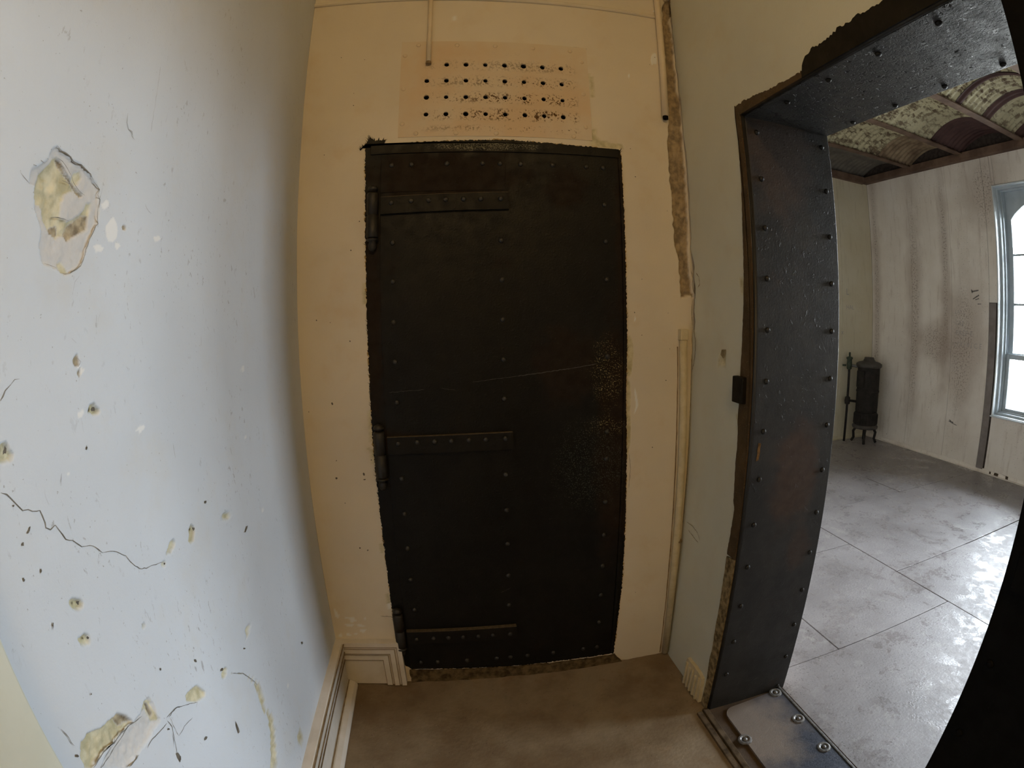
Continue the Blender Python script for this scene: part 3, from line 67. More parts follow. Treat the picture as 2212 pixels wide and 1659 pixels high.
def mesh(name, v, f, mat, parent=None, smooth=False, origin=None):
    """vertices in world metres; becomes one object whose origin is its parent's (or the given one)"""
    v = np.asarray(v, float); off = np.array(worldloc(parent)) if parent is not None else np.array(origin if origin is not None else (0, 0, 0), float)
    me = bpy.data.meshes.new(name); me.from_pydata((v - off).tolist(), [], [list(map(int, q)) for q in f]); me.update()
    if mat: me.materials.append(mat)
    if smooth:
        for p in me.polygons: p.use_smooth = True
    o = bpy.data.objects.new(name, me); COL.objects.link(o)
    if parent is not None: o.parent = parent
    else: o.location = off
    return o
class B:
    """collects boxes, prisms, lathes; built as ONE mesh object"""
    def __init__(s): s.v = []; s.f = []
    def add(s, v, f):
        k = len(s.v); s.v += [tuple(map(float, q)) for q in v]; s.f += [[i + k for i in q] for q in f]; return s
    def box(s, x0, x1, y0, y1, z0, z1, b=0):
        if b <= 0:
            v = [(x, y, z) for x in (x0, x1) for y in (y0, y1) for z in (z0, z1)]
            return s.add(v, [(0, 1, 3, 2), (4, 6, 7, 5), (0, 4, 5, 1), (2, 3, 7, 6), (0, 2, 6, 4), (1, 5, 7, 3)])
        bm = bmesh.new(); r = bmesh.ops.create_cube(bm, size=1)
        for q in bm.verts: q.co = Vector((x0 + (q.co.x + .5) * (x1 - x0), y0 + (q.co.y + .5) * (y1 - y0), z0 + (q.co.z + .5) * (z1 - z0)))
        bmesh.ops.bevel(bm, geom=bm.edges[:], offset=b, segments=2, affect='EDGES', profile=.5)
        bm.verts.index_update(); s.add([q.co for q in bm.verts], [[q.index for q in g.verts] for g in bm.faces]); bm.free(); return s
    def lathe(s, c, prof, n=14, axis='z', cap=True):
        """profile of (radius, height) swept round an axis through c"""
        v = []
        for r, h in prof:
            for i in range(n):
                a = 2 * math.pi * i / n; x, y = r * math.cos(a), r * math.sin(a)
                v.append({'z': (c[0] + x, c[1] + y, c[2] + h), 'y': (c[0] + x, c[1] - h, c[2] + y), 'x': (c[0] + h, c[1] + x, c[2] + y)}[axis])
        f = [(j * n + i, j * n + (i + 1) % n, (j + 1) * n + (i + 1) % n, (j + 1) * n + i) for j in range(len(prof) - 1) for i in range(n)]
        if cap: f += [list(range(n))[::-1], [(len(prof) - 1) * n + i for i in range(n)]]
        return s.add(v, f)
    def tube(s, pts, r, n=10):
        pts = [Vector(p) for p in pts]; v = []
        for i, p in enumerate(pts):
            d = (pts[min(i + 1, len(pts) - 1)] - pts[max(i - 1, 0)]).normalized(); a = d.orthogonal().normalized(); b = d.cross(a)
            v += [p + r * (math.cos(t) * a + math.sin(t) * b) for t in [2 * math.pi * k / n for k in range(n)]]
        f = [(j * n + i, j * n + (i + 1) % n, (j + 1) * n + (i + 1) % n, (j + 1) * n + i) for j in range(len(pts) - 1) for i in range(n)]
        return s.add(v, f + [list(range(n))[::-1], [(len(pts) - 1) * n + i for i in range(n)]])
    def prism(s, poly, fn, d0, d1):
        """polygon of (u,v) extruded from depth d0 to d1; fn(u,v,d)->xyz"""
        n = len(poly); v = [fn(u, w, d0) for u, w in poly] + [fn(u, w, d1) for u, w in poly]
        return s.add(v, [list(range(n)), list(range(n, 2 * n))[::-1]] + [(i, (i + 1) % n, n + (i + 1) % n, n + i) for i in range(n)])
    def build(s, name, mat, parent=None, smooth=False, origin=None, fix=True):
        o = mesh(name, s.v, s.f, mat, parent, smooth, origin)
        bm = bmesh.new(); bm.from_mesh(o.data); bmesh.ops.recalc_face_normals(bm, faces=bm.faces[:])
        if max(len(f.verts) for f in bm.faces) > 8: bmesh.ops.triangulate(bm, faces=[f for f in bm.faces if len(f.verts) > 8], ngon_method='EAR_CLIP')
        bm.to_mesh(o.data); bm.free()
        return o
def jag(poly, step, amp, seed=0, closed=True):
    """subdivide an outline and push it in and out: a brushed or broken edge"""
    r = np.random.RandomState(seed); out = []; n = len(poly); P = np.array(poly, float)
    for i in range(n if closed else n - 1):
        a, b = P[i], P[(i + 1) % n]; L = np.hypot(*(b - a)); k = max(1, int(L / step)); nv = np.array([-(b - a)[1], (b - a)[0]]) / max(L, 1e-9)
        for j in range(k): out.append(a + (b - a) * j / k + nv * amp * (r.rand() - .5) * 2 * (r.rand() ** .5))
    if not closed: out.append(P[-1])
    return [tuple(p) for p in out]
def ribbon(b, pts, w, fn, d=.0004, seed=0):
    """thin crack drawn on a surface"""
    r = np.random.RandomState(seed); P = np.array(pts, float); Q = [P[0]]
    for i in range(len(P) - 1):
        L = np.hypot(*(P[i + 1] - P[i])); k = max(1, int(L / .006))
        for j in range(1, k + 1):
            q = P[i] + (P[i + 1] - P[i]) * j / k
            if j < k: q = q + r.randn(2) * .0006
            Q.append(q)
    Q = np.array(Q); n = len(Q); v = []
    for i in range(n):
        t = Q[min(i + 1, n - 1)] - Q[max(i - 1, 0)]; t = t / max(np.hypot(*t), 1e-9); m = np.array([-t[1], t[0]])
        ww = w * (.25 if i in (0, n - 1) else .6 + .7 * r.rand()) / 2
        v += [fn(*(Q[i] + m * ww), d), fn(*(Q[i] - m * ww), d)]
    b.add(v, [(2 * i, 2 * i + 1, 2 * i + 3, 2 * i + 2) for i in range(n - 1)])
def vnoise(x, y, s, seed=0, oct=3):
    out = 0; amp = 1; tot = 0
    for o in range(oct):
        r = np.random.RandomState(seed + o * 13); T = r.rand(256, 256); X = x / s + 37.3; Y = y / s + 11.7
        i = np.floor(X).astype(int); j = np.floor(Y).astype(int); u = X - i; w = Y - j; u = u * u * (3 - 2 * u); w = w * w * (3 - 2 * w)
        g = lambda a, b_: T[a % 256, b_ % 256]
        out = out + amp * ((g(i, j) * (1 - u) + g(i + 1, j) * u) * (1 - w) + (g(i, j + 1) * (1 - u) + g(i + 1, j + 1) * u) * w)
        tot += amp; amp *= .5; s = s / 2.1
    return out / tot * 2 - 1
def sdf(px, py, poly):
    """signed distance, positive inside"""
    P = np.array(poly, float); d = np.full(px.shape, 1e9); ins = np.zeros(px.shape, bool)
    for i in range(len(P)):
        a, b = P[i], P[(i + 1) % len(P)]; e = b - a; wx = px - a[0]; wy = py - a[1]
        t = np.clip((wx * e[0] + wy * e[1]) / max(e @ e, 1e-12), 0, 1); d = np.minimum(d, np.hypot(wx - t * e[0], wy - t * e[1]))
        c = (a[1] > py) != (b[1] > py)
        with np.errstate(divide='ignore', invalid='ignore'): xi = a[0] + (py - a[1]) / (b[1] - a[1] if b[1] != a[1] else 1e-12) * e[0]
        ins ^= c & (px < xi)
    return np.where(ins, d, -d)
def axis_vals(*seg):
    out = []
    for a, b, s in seg: out += list(np.arange(a, b - 1e-9, s))
    return np.array(out + [seg[-1][1]])
def snap(a, *vals):
    a = a.copy()
    for x in vals: a[np.argmin(abs(a - x))] = x
    return a
def grid_wall(name, us, vs, fn, mat, parent=None, polys=(), skip=None, wave=.0015, jamp=.003, extra=None):
    """plastered surface as a fine grid: chips and spalls are really recessed; wear masks are stored per point"""
    U, V = np.meshgrid(us, vs, indexing='ij'); D = vnoise(U, V, .45, 3, 2) * wave + vnoise(U, V, .05, 9, 2) * .0003
    A = {k: np.zeros(U.shape) for k in ('tan', 'grey', 'brown', 'white')}
    J = vnoise(U, V, .016, 21, 3) * jamp; rough = vnoise(U, V, .008, 5, 2)
    for kind, dep, poly in polys:
        if kind not in A: continue
        P = np.array(poly); m = .008
        iu = np.where((us >= P[:, 0].min() - m) & (us <= P[:, 0].max() + m))[0]; iv = np.where((vs >= P[:, 1].min() - m) & (vs <= P[:, 1].max() + m))[0]
        if len(iu) < 2 or len(iv) < 2: continue
        sl = (slice(iu[0], iu[-1] + 1), slice(iv[0], iv[-1] + 1)); s = sdf(U[sl], V[sl], poly) + J[sl] * (1 if len(poly) > 12 else .3)
        k = np.clip(s / .0016 + .5, 0, 1); k = k * k * (3 - 2 * k)
        D[sl] = np.where(k > 0, D[sl] * (1 - k) + k * (-dep * .001 * (1 + .45 * rough[sl])), D[sl]) if dep > 0 else D[sl] + k * .0004
        for q in A: A[q][sl] *= (1 - k)
        A[kind][sl] = np.maximum(A[kind][sl], k)
    if extra: D, A = extra(U, V, D, A)
    n, m = U.shape; v = np.stack(fn(U, V, D), -1).reshape(-1, 3)
    I = np.arange(n * m).reshape(n, m); q = np.stack([I[:-1, :-1], I[1:, :-1], I[1:, 1:], I[:-1, 1:]], -1).reshape(-1, 4)
    if skip is not None:
        cu = ((us[:-1] + us[1:]) / 2)[:, None] + 0 * vs[None, :-1]; cv = ((vs[:-1] + vs[1:]) / 2)[None, :] + 0 * us[:-1, None]
        q = q[~skip(cu, cv).reshape(-1)]
    off = np.array(worldloc(parent)) if parent is not None else np.zeros(3)
    me = bpy.data.meshes.new(name); me.vertices.add(len(v)); me.vertices.foreach_set('co', (v - off).astype(np.float32).ravel())
    me.loops.add(q.size); me.loops.foreach_set('vertex_index', q.astype(np.int32).ravel()); me.polygons.add(len(q))
    me.polygons.foreach_set('loop_start', np.arange(0, q.size, 4, dtype=np.int32)); me.polygons.foreach_set('use_smooth', np.ones(len(q), bool))
    me.update(calc_edges=True)
    for k, a in A.items():
        at = me.attributes.new(k, 'FLOAT', 'POINT'); at.data.foreach_set('value', a.astype(np.float32).ravel())
    me.materials.append(mat); return link(name, me, parent, off if parent is None else None)
# ---- materials
class N:
    def __init__(s, name, rough=.8, spec=.3, metal=0):
        s.m = bpy.data.materials.new(name); s.m.use_nodes = True; s.t = s.m.node_tree; s.b = s.t.nodes['Principled BSDF']
        s.b.inputs['Roughness'].default_value = rough; s.b.inputs['Specular IOR Level'].default_value = spec; s.b.inputs['Metallic'].default_value = metal
        s.tc = s.n('TexCoord').outputs['Object']
    def n(s, k, **kw):
        q = s.t.nodes.new('ShaderNode' + k)
        for a, v in kw.items():
            if a in q.bl_rna.properties: setattr(q, a, v)
            else: s.set(q.inputs[a.replace('_', ' ')], v)
        return q
    def set(s, i, v):
        if isinstance(v, bpy.types.NodeSocket): s.t.links.new(v, i)
        else: i.default_value = (tuple(v) + (1,))[:4] if isinstance(v, (tuple, list)) and i.type == 'RGBA' and len(v) == 3 else v
    def noise(s, scale, detail=4, rough=.55, vec=None, dist=0): return s.n('TexNoise', Scale=scale, Detail=detail, Roughness=rough, Distortion=dist, Vector=vec or s.tc).outputs[0]
    def voro(s, scale, vec=None): return s.n('TexVoronoi', Scale=scale, Vector=vec or s.tc).outputs['Distance']
    def stretch(s, x, y, z): return s.n('Mapping', Scale=(x, y, z), Vector=s.tc).outputs[0]
    def ramp(s, f, a, b, lo=0., hi=1.):
        q = s.n('MapRange', Value=f, From_Min=a, From_Max=b, To_Min=lo, To_Max=hi); q.interpolation_type = 'SMOOTHSTEP'; return q.outputs[0]
    def math(s, op, a, b=0.): 
        q = s.t.nodes.new('ShaderNodeMath'); q.operation = op; s.set(q.inputs[0], a); s.set(q.inputs[1], b); return q.outputs[0]
    def mix(s, f, a, b):
        q = s.t.nodes.new('ShaderNodeMix'); q.data_type = 'RGBA'; s.set(q.inputs[0], f); s.set(q.inputs[6], a); s.set(q.inputs[7], b); return q.outputs[2]
    def attr(s, k): return s.n('Attribute', attribute_name=k).outputs['Fac']
    def blob(s, c, r, soft=.6, amp=.35, ns=14):
        """patch round c with radii r, ragged: 1 inside, 0 outside"""
        q = s.n('VectorMath', operation='SUBTRACT'); s.set(q.inputs[0], s.tc); s.set(q.inputs[1], c)
        w = s.n('VectorMath', operation='DIVIDE'); s.set(w.inputs[0], q.outputs[0]); s.set(w.inputs[1], r)
        l = s.n('VectorMath', operation='LENGTH'); s.set(l.inputs[0], w.outputs[0])
        d = s.math('ADD', l.outputs['Value'], s.math('MULTIPLY', s.math('SUBTRACT', s.noise(ns), .5), amp * 4))
        return s.ramp(d, 1 + soft * .5, 1 - soft * .5)
    def bump(s, h, dist, strength=1.0, prev=None):
        q = s.n('Bump', Strength=strength, Distance=dist, Height=h)
        if prev is not None: s.set(q.inputs['Normal'], prev)
        return q.outputs[0]
    def done(s, color, rough=None, normal=None):
        s.set(s.b.inputs['Base Color'], color)
        if rough is not None: s.set(s.b.inputs['Roughness'], rough)
        if normal is not None: s.set(s.b.inputs['Normal'], normal)
        return s.m
PAINT = (.70, .68, .64)
def plaster(name, base=PAINT, warm=(.66, .60, .50), speck=.6, brown=((.16, .125, .08), (.50, .42, .28)), smudge=0):
    s = N(name, .62, .35); c = s.mix(s.ramp(s.noise(2.2, 3), .35, .7), base, tuple(.93 * k for k in base))
    c = s.mix(s.ramp(s.noise(7, 5, .6), .5, .75, 0, .45), c, warm)
    c = s.mix(s.math('MULTIPLY', s.ramp(s.noise(150, 3, .6), .70, .76), speck), c, (.16, .14, .11))
    c = s.mix(s.math('MULTIPLY', s.ramp(s.voro(70), .10, .05), s.ramp(s.noise(6, 2), .5, .7, 0, speck)), c, (.25, .23, .2))
    if smudge: c = s.mix(s.math('MULTIPLY', s.ramp(s.noise(85, 4, .7, s.stretch(1, 1, .5), .5), .61, .68), s.math('MULTIPLY', s.ramp(s.noise(5, 3), .45, .65), smudge)), c, (.34, .34, .35))
    c = s.mix(s.attr('grey'), c, s.mix(s.noise(60, 4), (.50, .495, .485), (.66, .65, .64)))
    c = s.mix(s.attr('tan'), c, s.mix(s.ramp(s.noise(45, 5), .3, .7), (.44, .40, .25), (.66, .61, .44)))
    c = s.mix(s.attr('brown'), c, s.mix(s.ramp(s.noise(50, 5), .3, .7), brown[0], brown[1]))
    c = s.mix(s.attr('white'), c, (.78, .79, .79))
    r = s.ramp(s.noise(5), .3, .7, .5, .75)
    nn = s.bump(s.noise(260, 3, .6), .0005, .5, s.bump(s.noise(18, 3), .003, .35))
    return s.done(c, r, nn)
def iron(name, base=(.0042, .0038, .003), rustamt=.5, rough=.5, blobs=(), bump=1., pits=0, spec=.5, specks=(), rust=(.017, .0095, .005)):
    s = N(name, rough, spec); c = s.mix(s.ramp(s.noise(9, 5, .6), .35, .7), base, tuple(k * 1.7 for k in base))
    rm = s.math('MULTIPLY', s.ramp(s.noise(6, 6, .7), .60, .72), rustamt)
    for b in blobs: rm = s.math('MAXIMUM', rm, s.math('MULTIPLY', s.blob(b[0], b[1], .7), b[2]))
    c = s.mix(rm, c, s.mix(s.noise(40, 5), tuple(.55 * k for k in rust), tuple(1.3 * k for k in rust)))
    for (cc, rr, colr, dens) in specks:
        c = s.mix(s.math('MULTIPLY', s.blob(cc, rr, .8, .3, 30), s.ramp(s.noise(260, 2, .6), dens, dens + .05)), c, colr)
    c = s.mix(s.ramp(s.noise(320, 2), .72, .78, 0, .35), c, (.07, .066, .055))
    r = s.math('ADD', s.ramp(s.noise(30, 4), .3, .7, rough - .1, rough + .1), s.math('MULTIPLY', rm, .3))
    pn = None
    if pits:
        pm = s.math('MULTIPLY', s.ramp(s.noise(75, 3, .6), .565, .60), s.ramp(s.noise(12, 3), .40, .52)); c = s.mix(pm, c, (.004, .004, .004)); pn = s.bump(s.math('SUBTRACT', 1.0, pm), .004, 1.0)
    nn = s.bump(s.noise(140, 5, .65), .0012, .6 * bump, pn) if pits else s.bump(s.noise(140, 5, .65), .0012, .6 * bump, s.bump(s.ramp(s.noise(55, 3), .62, .70), .0012, .35 * bump))
    return s.done(c, r, nn)
def simple(name, a, b, scale=20, rough=.6, spec=.4, bump=.3, bs=120, metal=0, bd=.0006):
    s = N(name, rough, spec, metal); return s.done(s.mix(s.ramp(s.noise(scale, 5, .6), .3, .7), a, b), None, s.bump(s.noise(bs, 4), bd, bump))
m_left = plaster('pale_grey_blue_plaster', (.635, .68, .735), (.60, .60, .58), smudge=.75)
m_right = plaster('greyish_plaster', (.62, .62, .53), (.56, .52, .40), .35, ((.12, .08, .035), (.36, .26, .14)))
m_end = plaster('painted_plaster', (.70, .64, .54), (.62, .50, .34), .35, ((.12, .08, .035), (.36, .26, .14)))
m_dark = simple('dark_pit', (.09, .08, .065), (.17, .155, .13), 60, .9, .1)  # dark tone of the small flat pit marks on the walls
m_crack = simple('fine_crack', (.13, .125, .11), (.27, .255, .23), 90, .9, .1)
m_raw = simple('raw_plaster', (.30, .20, .075), (.52, .38, .18), 70, .9, .1, .8, 90, 0, .002)
m_lathdirt = simple('lath_and_dirt', (.14, .085, .04), (.34, .22, .10), 25, .9, .1, 1, 60, 0, .004)
m_wood = simple('painted_wood', (.62, .58, .51), (.70, .66, .60), 14, .5, .4, .3, 80)
m_groove = simple('dirty_groove', (.16, .11, .06), (.30, .22, .13), 40, .9, .1)
m_iron = iron('black_iron_door', spec=.22, blobs=[((.245, 0, 1.735), (.24, .2, .085), .85), ((.63, 0, 1.70), (.07, .2, .07), .7), ((.79, 0, .86), (.07, .2, .40), .9), ((.62, 0, 1.12), (.10, .2, .12), .7), ((.01, 0, 1.35), (.035, .2, .35), .8), ((.07, 0, .90), (.09, .2, .035), .9), ((.82, 0, 1.5), (.03, .2, .3), .7)],
    specks=[((.755, 0, 1.10), (.05, .2, .10), (.34, .28, .13), .60), ((.745, 0, .92), (.06, .2, .035), (.42, .35, .15), .60), ((.70, 0, .80), (.11, .2, .14), (.06, .07, .055), .58), ((.38, 0, 1.835), (.16, .2, .012), (.16, .16, .12), .52), ((.60, 0, 1.0), (.4, .3, 1.0), (.05, .048, .042), .69)])
m_ironframe = iron('black_iron_frame', rustamt=.35, rough=.45, blobs=[((.22, .0, 1.2), (.2, .2, .02), .0)], base=(.012, .012, .012))
m_rev = iron('reveal_iron', spec=.32, base=(.017, .0165, .0155), rustamt=.3, rough=.42, bump=1.3, blobs=[((.18, 0, .88), (.09, .3, .16), .8), ((.12, 0, 1.84), (.12, .3, .2), .55), ((.24, 0, .62), (.05, .3, .07), .5)], rust=(.062, .038, .025))
m_lint = iron('pitted_lintel_iron', pits=1, spec=.4, base=(.029, .029, .028), rustamt=.2, rough=.40, bump=2.6, rust=(.06, .045, .035))
m_flange = iron('rust_brown_flange', base=(.045, .026, .010), rustamt=.7, rough=.62, rust=(.10, .06, .022), specks=[((0, -.05, .9), (.5, .5, 1.6), (.22, .16, .08), .66)])
m_flow = simple('flaked_flange', (.07, .045, .018), (.34, .26, .14), 45, .7, .3, .8, 80)
m_hinge = iron('hinge_iron', spec=.2, base=(.007, .006, .0045), rustamt=.6, rough=.55)
m_dust = simple('dusty_ledge', (.08, .06, .036), (.13, .10, .065), 80, .95, .05)
m_leaf = iron('open_leaf_iron', base=(.002, .002, .002), rustamt=.15, rough=.7, spec=.1)
s = N('threshold_steel', .38, .5, .25)
m_thresh = s.done(s.mix(s.blob((.06, .30, 0), (.16, .22, .2), .9, .3, 10), s.mix(s.noise(120, 4), (.018, .022, .036), (.075, .085, .12)), (.24, .20, .17)), s.ramp(s.noise(140, 3), .3, .7, .3, .5), s.bump(s.noise(300, 4), .0008, .6))
m_ring = simple('worn_steel', (.09, .085, .08), (.22, .21, .20), 60, .42, .5, .6, 120, .3)
# vent plate: cream paint, rust bleeding round the holes
s = N('rust_stained_vent_paint', .6, .3)
_z = s.n('SeparateXYZ', Vector=s.tc).outputs
c = s.mix(s.ramp(s.noise(4, 4, .6), .35, .68), (.66, .575, .45), (.64, .49, .33))
low = s.ramp(_z[2], .32, .05, .25, 1.0); rt = s.ramp(_z[0], .05, .45, .35, 1.0)
band = s.ramp(s.math('ABSOLUTE', s.math('SUBTRACT', s.math('FRACT', s.math('DIVIDE', s.math('SUBTRACT', _z[2], .0475), .0634)), .5)), .46, .12)
sp = s.math('MULTIPLY', s.ramp(s.math('ADD', s.noise(150, 4, .7), s.math('MULTIPLY', s.noise(14, 3), .5)), .80, .85), s.math('MULTIPLY', s.math('MULTIPLY', low, rt), band))
inx = s.math('MULTIPLY', s.ramp(s.math('ABSOLUTE', s.math('SUBTRACT', _z[0], .33)), .27, .23), s.ramp(s.math('ABSOLUTE', s.math('SUBTRACT', _z[2], .17)), .16, .13))
c = s.mix(s.math('MULTIPLY', s.math('MULTIPLY', sp, inx), 1.6), c, (.10, .045, .01))
m_vent = s.done(c, .65, s.bump(s.noise(220, 3), .0005, .4))
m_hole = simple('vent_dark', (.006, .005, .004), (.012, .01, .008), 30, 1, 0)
# corridor floor
s = N('dirty_concrete', .8, .3)
c = s.mix(s.ramp(s.noise(3.2, 6, .65), .35, .65), (.17, .12, .07), (.26, .205, .135)); c = s.mix(s.ramp(s.noise(11, 5, .6), .55, .7, 0, .5), c, (.20, .13, .07))
c = s.mix(s.ramp(s.voro(26), .07, .03, 0, .8), c, (.07, .05, .03)); c = s.mix(s.ramp(s.noise(130, 2), .73, .77, 0, .6), c, (.5, .45, .36))
m_floor = s.done(c, s.ramp(s.noise(9), .3, .7, .6, .9), s.bump(s.noise(70, 5), .003, .5))
# cell floor plates: worn grey paint, glossy where it is rubbed
s = N('worn_grey_floor_paint', .5, .5)
c = s.mix(s.ramp(s.noise(1.9, 5, .6), .35, .65), (.245, .225, .228), (.335, .312, .318)); c = s.mix(s.ramp(s.noise(9, 7, .75), .56, .62, 0, .30), c, (.44, .42, .41))
c = s.mix(s.ramp(s.noise(2.6, 7, .72, dist=.5), .60, .66, 0, .45), c, (.50, .475, .455)); c = s.mix(s.ramp(s.noise(5, 6, .75), .60, .72, 0, .4), c, (.19, .185, .195))
c = s.mix(s.math('MULTIPLY', s.ramp(s.noise(140, 4, .75), .59, .64), s.ramp(s.noise(2.4, 4), .38, .55, .3, 1.0)), c, (.095, .09, .085)); c = s.mix(s.math('MULTIPLY', s.ramp(s.noise(110, 4, .75, s.stretch(1, 1.2, 1)), .64, .68), .5), c, (.58, .56, .54))
c = s.mix(s.ramp(s.voro(9), .045, .03, 0, .9), c, (.08, .07, .06))
gl = s.ramp(s.noise(5.5, 8, .72, dist=.4), .50, .56)
m_cellfloor = s.done(c, s.math('SUBTRACT', s.ramp(s.noise(40, 4), .3, .7, .42, .58), s.math('MULTIPLY', gl, .24)), s.bump(s.noise(90, 5, .6), .0018, .5))
def panelmat(name, a, b, stain, cols=()):
    s = N(name, .6, .35); z = s.stretch(9, 9, 1.3)
    c = s.mix(s.ramp(s.noise(3, 4), .35, .7), a, b); c = s.mix(s.ramp(s.noise(2.2, 5, .65, z), .52, .78, 0, .55), c, stain)
    c = s.mix(s.math('MULTIPLY', s.ramp(s.noise(75, 4, .7), .62, .68), s.ramp(s.noise(1.6, 3, .5, s.stretch(3, 3, .6)), .42, .62, .1, .95)), c, (.12, .09, .065))
    for cy, cz, ry, rz in cols: c = s.mix(s.math('MULTIPLY', s.blob((0, cy, cz), (9, ry, rz), .9, .25, 5), s.ramp(s.noise(60, 3, .65), .52, .62, 0, .75)), c, (.13, .095, .07)); c = s.mix(s.math('MULTIPLY', s.blob((0, cy, cz), (9, ry * 2.2, rz * 1.3), 1.2, .3, 3), .42), c, (.36, .28, .23))
    return s.done(c, None, s.bump(s.noise(30, 3), .002, .4))
m_panel = panelmat('stained_wall_sheet', (.82, .76, .69), (.88, .83, .77), (.46, .37, .30), [(1.62, 1.5, .05, .95), (1.30, 1.15, .16, .16), (1.18, 1.9, .03, .8), (.95, 1.1, .12, .5), (2.22, 1.6, .03, 1.3), (.62, 2.6, .12, .25)])
m_panel2 = panelmat('yellowed_wall_sheet', (.66, .60, .44), (.70, .65, .51), (.40, .33, .22))
m_seam = simple('dark_seam', (.05, .04, .035), (.09, .07, .06), 30, .9, .1)
m_beam = simple('brown_beam_paint', (.10, .06, .042), (.20, .13, .09), 6, .7, .3, .4, 60)
s = N('flaking_cream_sheet', .7, .25)
c = s.mix(s.ramp(s.noise(9, 7, .75, s.stretch(1, 1.8, 1)), .47, .58), (.56, .52, .34), (.13, .09, .055)); c = s.mix(s.ramp(s.noise(3, 4), .4, .7, 0, .5), c, (.40, .36, .24))
m_corr = s.done(c, None, s.bump(s.noise(60, 4), .002, .5))
m_corr2 = simple('maroon_sheet', (.07, .038, .036), (.11, .062, .055), 5, .75, .2)
m_corr4 = simple('brown_stained_sheet', (.16, .105, .065), (.36, .28, .18), 7, .75, .2)
m_corr3 = simple('grey_sheet', (.11, .10, .085), (.17, .155, .13), 8, .75, .2)
m_win = simple('white_window_paint', (.62, .68, .72), (.72, .77, .80), 9, .45, .4)
m_sash = simple('sash_shade_bloom_paint', (.44, .50, .54), (.52, .58, .62), 9, .5, .4)  # bluish shade and window bloom are worked into this sash colour
m_stove = simple('stove_iron', (.016, .014, .012), (.035, .03, .026), 18, .8, .25, .6, 90)
m_stovering = simple('stove_trim', (.05, .045, .04), (.09, .08, .07), 18, .6, .4, .4, 90)
m_brass = simple('green_tarnish', (.03, .045, .03), (.07, .09, .06), 40, .6, .4)
m_pencil = simple('pencil', (.14, .13, .12), (.22, .2, .19), 50, .9, .1)
m_strip = simple('grey_strip_paint', (.22, .19, .18), (.28, .25, .24), 10, .7, .2)
m_pipe = simple('painted_conduit', (.66, .56, .42), (.70, .60, .46), 20, .5, .35, .2)
m_pipe2 = simple('grimy_conduit', (.50, .435, .29), (.60, .53, .38), 30, .55, .3, .4)
_g = bpy.data.materials.new('window_glass'); _g.use_nodes = True; t = _g.node_tree; t.nodes.clear()
_a = t.nodes.new('ShaderNodeBsdfTransparent'); _b = t.nodes.new('ShaderNodeBsdfGlossy'); _b.inputs['Roughness'].default_value = .02; _f = t.nodes.new('ShaderNodeFresnel'); _f.inputs[0].default_value = 1.45
_x = t.nodes.new('ShaderNodeMixShader'); _o = t.nodes.new('ShaderNodeOutputMaterial'); _a.inputs[0].default_value = (.95, .97, .97, 1)
t.links.new(_f.outputs[0], _x.inputs[0]); t.links.new(_a.outputs[0], _x.inputs[1]); t.links.new(_b.outputs[0], _x.inputs[2]); t.links.new(_x.outputs[0], _o.inputs[0]); m_glass = _g

XL, XR, CEIL = -.497, .795, 2.95      # corridor walls and ceiling
OY0, OY1, OH = -.395, -1.285, 1.935   # cell doorway in the right wall
XB = 1.12                             # cell side of that wall
XF, YF, YN = 4.75, 2.80, -2.35        # far, left and right walls of the cell
def STR(o, label, cat): return tag(o, label, cat, kind='structure')
# ================================================================== STRUCTURE
# ---- left wall of the corridor
fl = lambda u, v, d: (XL + d, u, v)
us = axis_vals((-4.2, -1.42, .14), (-1.42, -.80, .0023), (-.80, 0, .012)); vs = axis_vals((0, .38, .02), (.38, 1.66, .0023), (1.66, CEIL, .02))
wl = grid_wall('wall_left', us, vs, fl, m_left, None, C['polys'])
STR(wl, 'pale grey painted plaster wall on the left with cracks and spalled patches', 'wall')
b = B()
for i, (w, pts) in enumerate(C['lines']): ribbon(b, pts, w * .0008, lambda u, v, d: fl(u, v, d + .0012), .0004, i)
o = b.build('crack', m_crack, wl); tag(o, kind='stuff')
b = B()
for i, (k, dep, poly) in enumerate(C['polys']):
    if k == 'dark': b.add([fl(u, v, .0019) for u, v in jag(poly, .002, .0003, i)], [list(range(len(jag(poly, .002, .0003, i))))])
o = b.build('pit', m_dark, wl); tag(o, kind='stuff')
bk = B(); bk.box(XL - .15, XL - .012, -4.2, .25, -.1, CEIL); bk.build('wall_core', m_end, wl)
# casing strip at the lower left edge of the view
b = B(); b.box(XL - .01, XL + .018, -1.46, -1.332, .0, 2.15, .003); b.box(XL - .01, XL + .024, -1.475, -1.455, 0, 2.15, .003)
STR(b.build('trim_1', simple('greenish_casing_paint', (.64, .65, .55), (.70, .71, .61), 9, .5, .4)), 'pale greenish door casing strip at the lower left corner of the view', 'trim')
# ---- end wall
fe = lambda u, v, d: (u, 0 - d, v)
def groove_fn(U, V, D, A):
    g = sdf(U, V, C['groove']); g = np.maximum(g, sdf(U, V, C['groove2'])) + vnoise(U, V, .022, 4) * .006
    k = np.clip(g / .003 + .5, 0, 1); D = D * (1 - k) - k * (.010 + .004 * vnoise(U, V, .01, 8)); A['brown'] = np.maximum(A['brown'], k * .85); return D, A
VX0, VX1, VZ0, VZ1 = -.175, .457, 1.933, 2.300
us = axis_vals((XL, -.30, .006), (-.30, .54, .012), (.54, XR + .03, .0025)); vs = axis_vals((0, .2, .01), (.2, CEIL, .006))
vs = snap(vs, VZ0 + .03, VZ1 - .03); us = snap(us, VX0 + .03, VX1 - .03)
we = grid_wall('wall_end', us, vs, fe, m_end, None, C['epolys'], skip=lambda u, v: (u > VX0 + .03) & (u < VX1 - .03) & (v > VZ0 + .03) & (v < VZ1 - .03), extra=groove_fn)
STR(we, 'cream painted end wall holding the riveted iron door and the vent plate', 'wall')
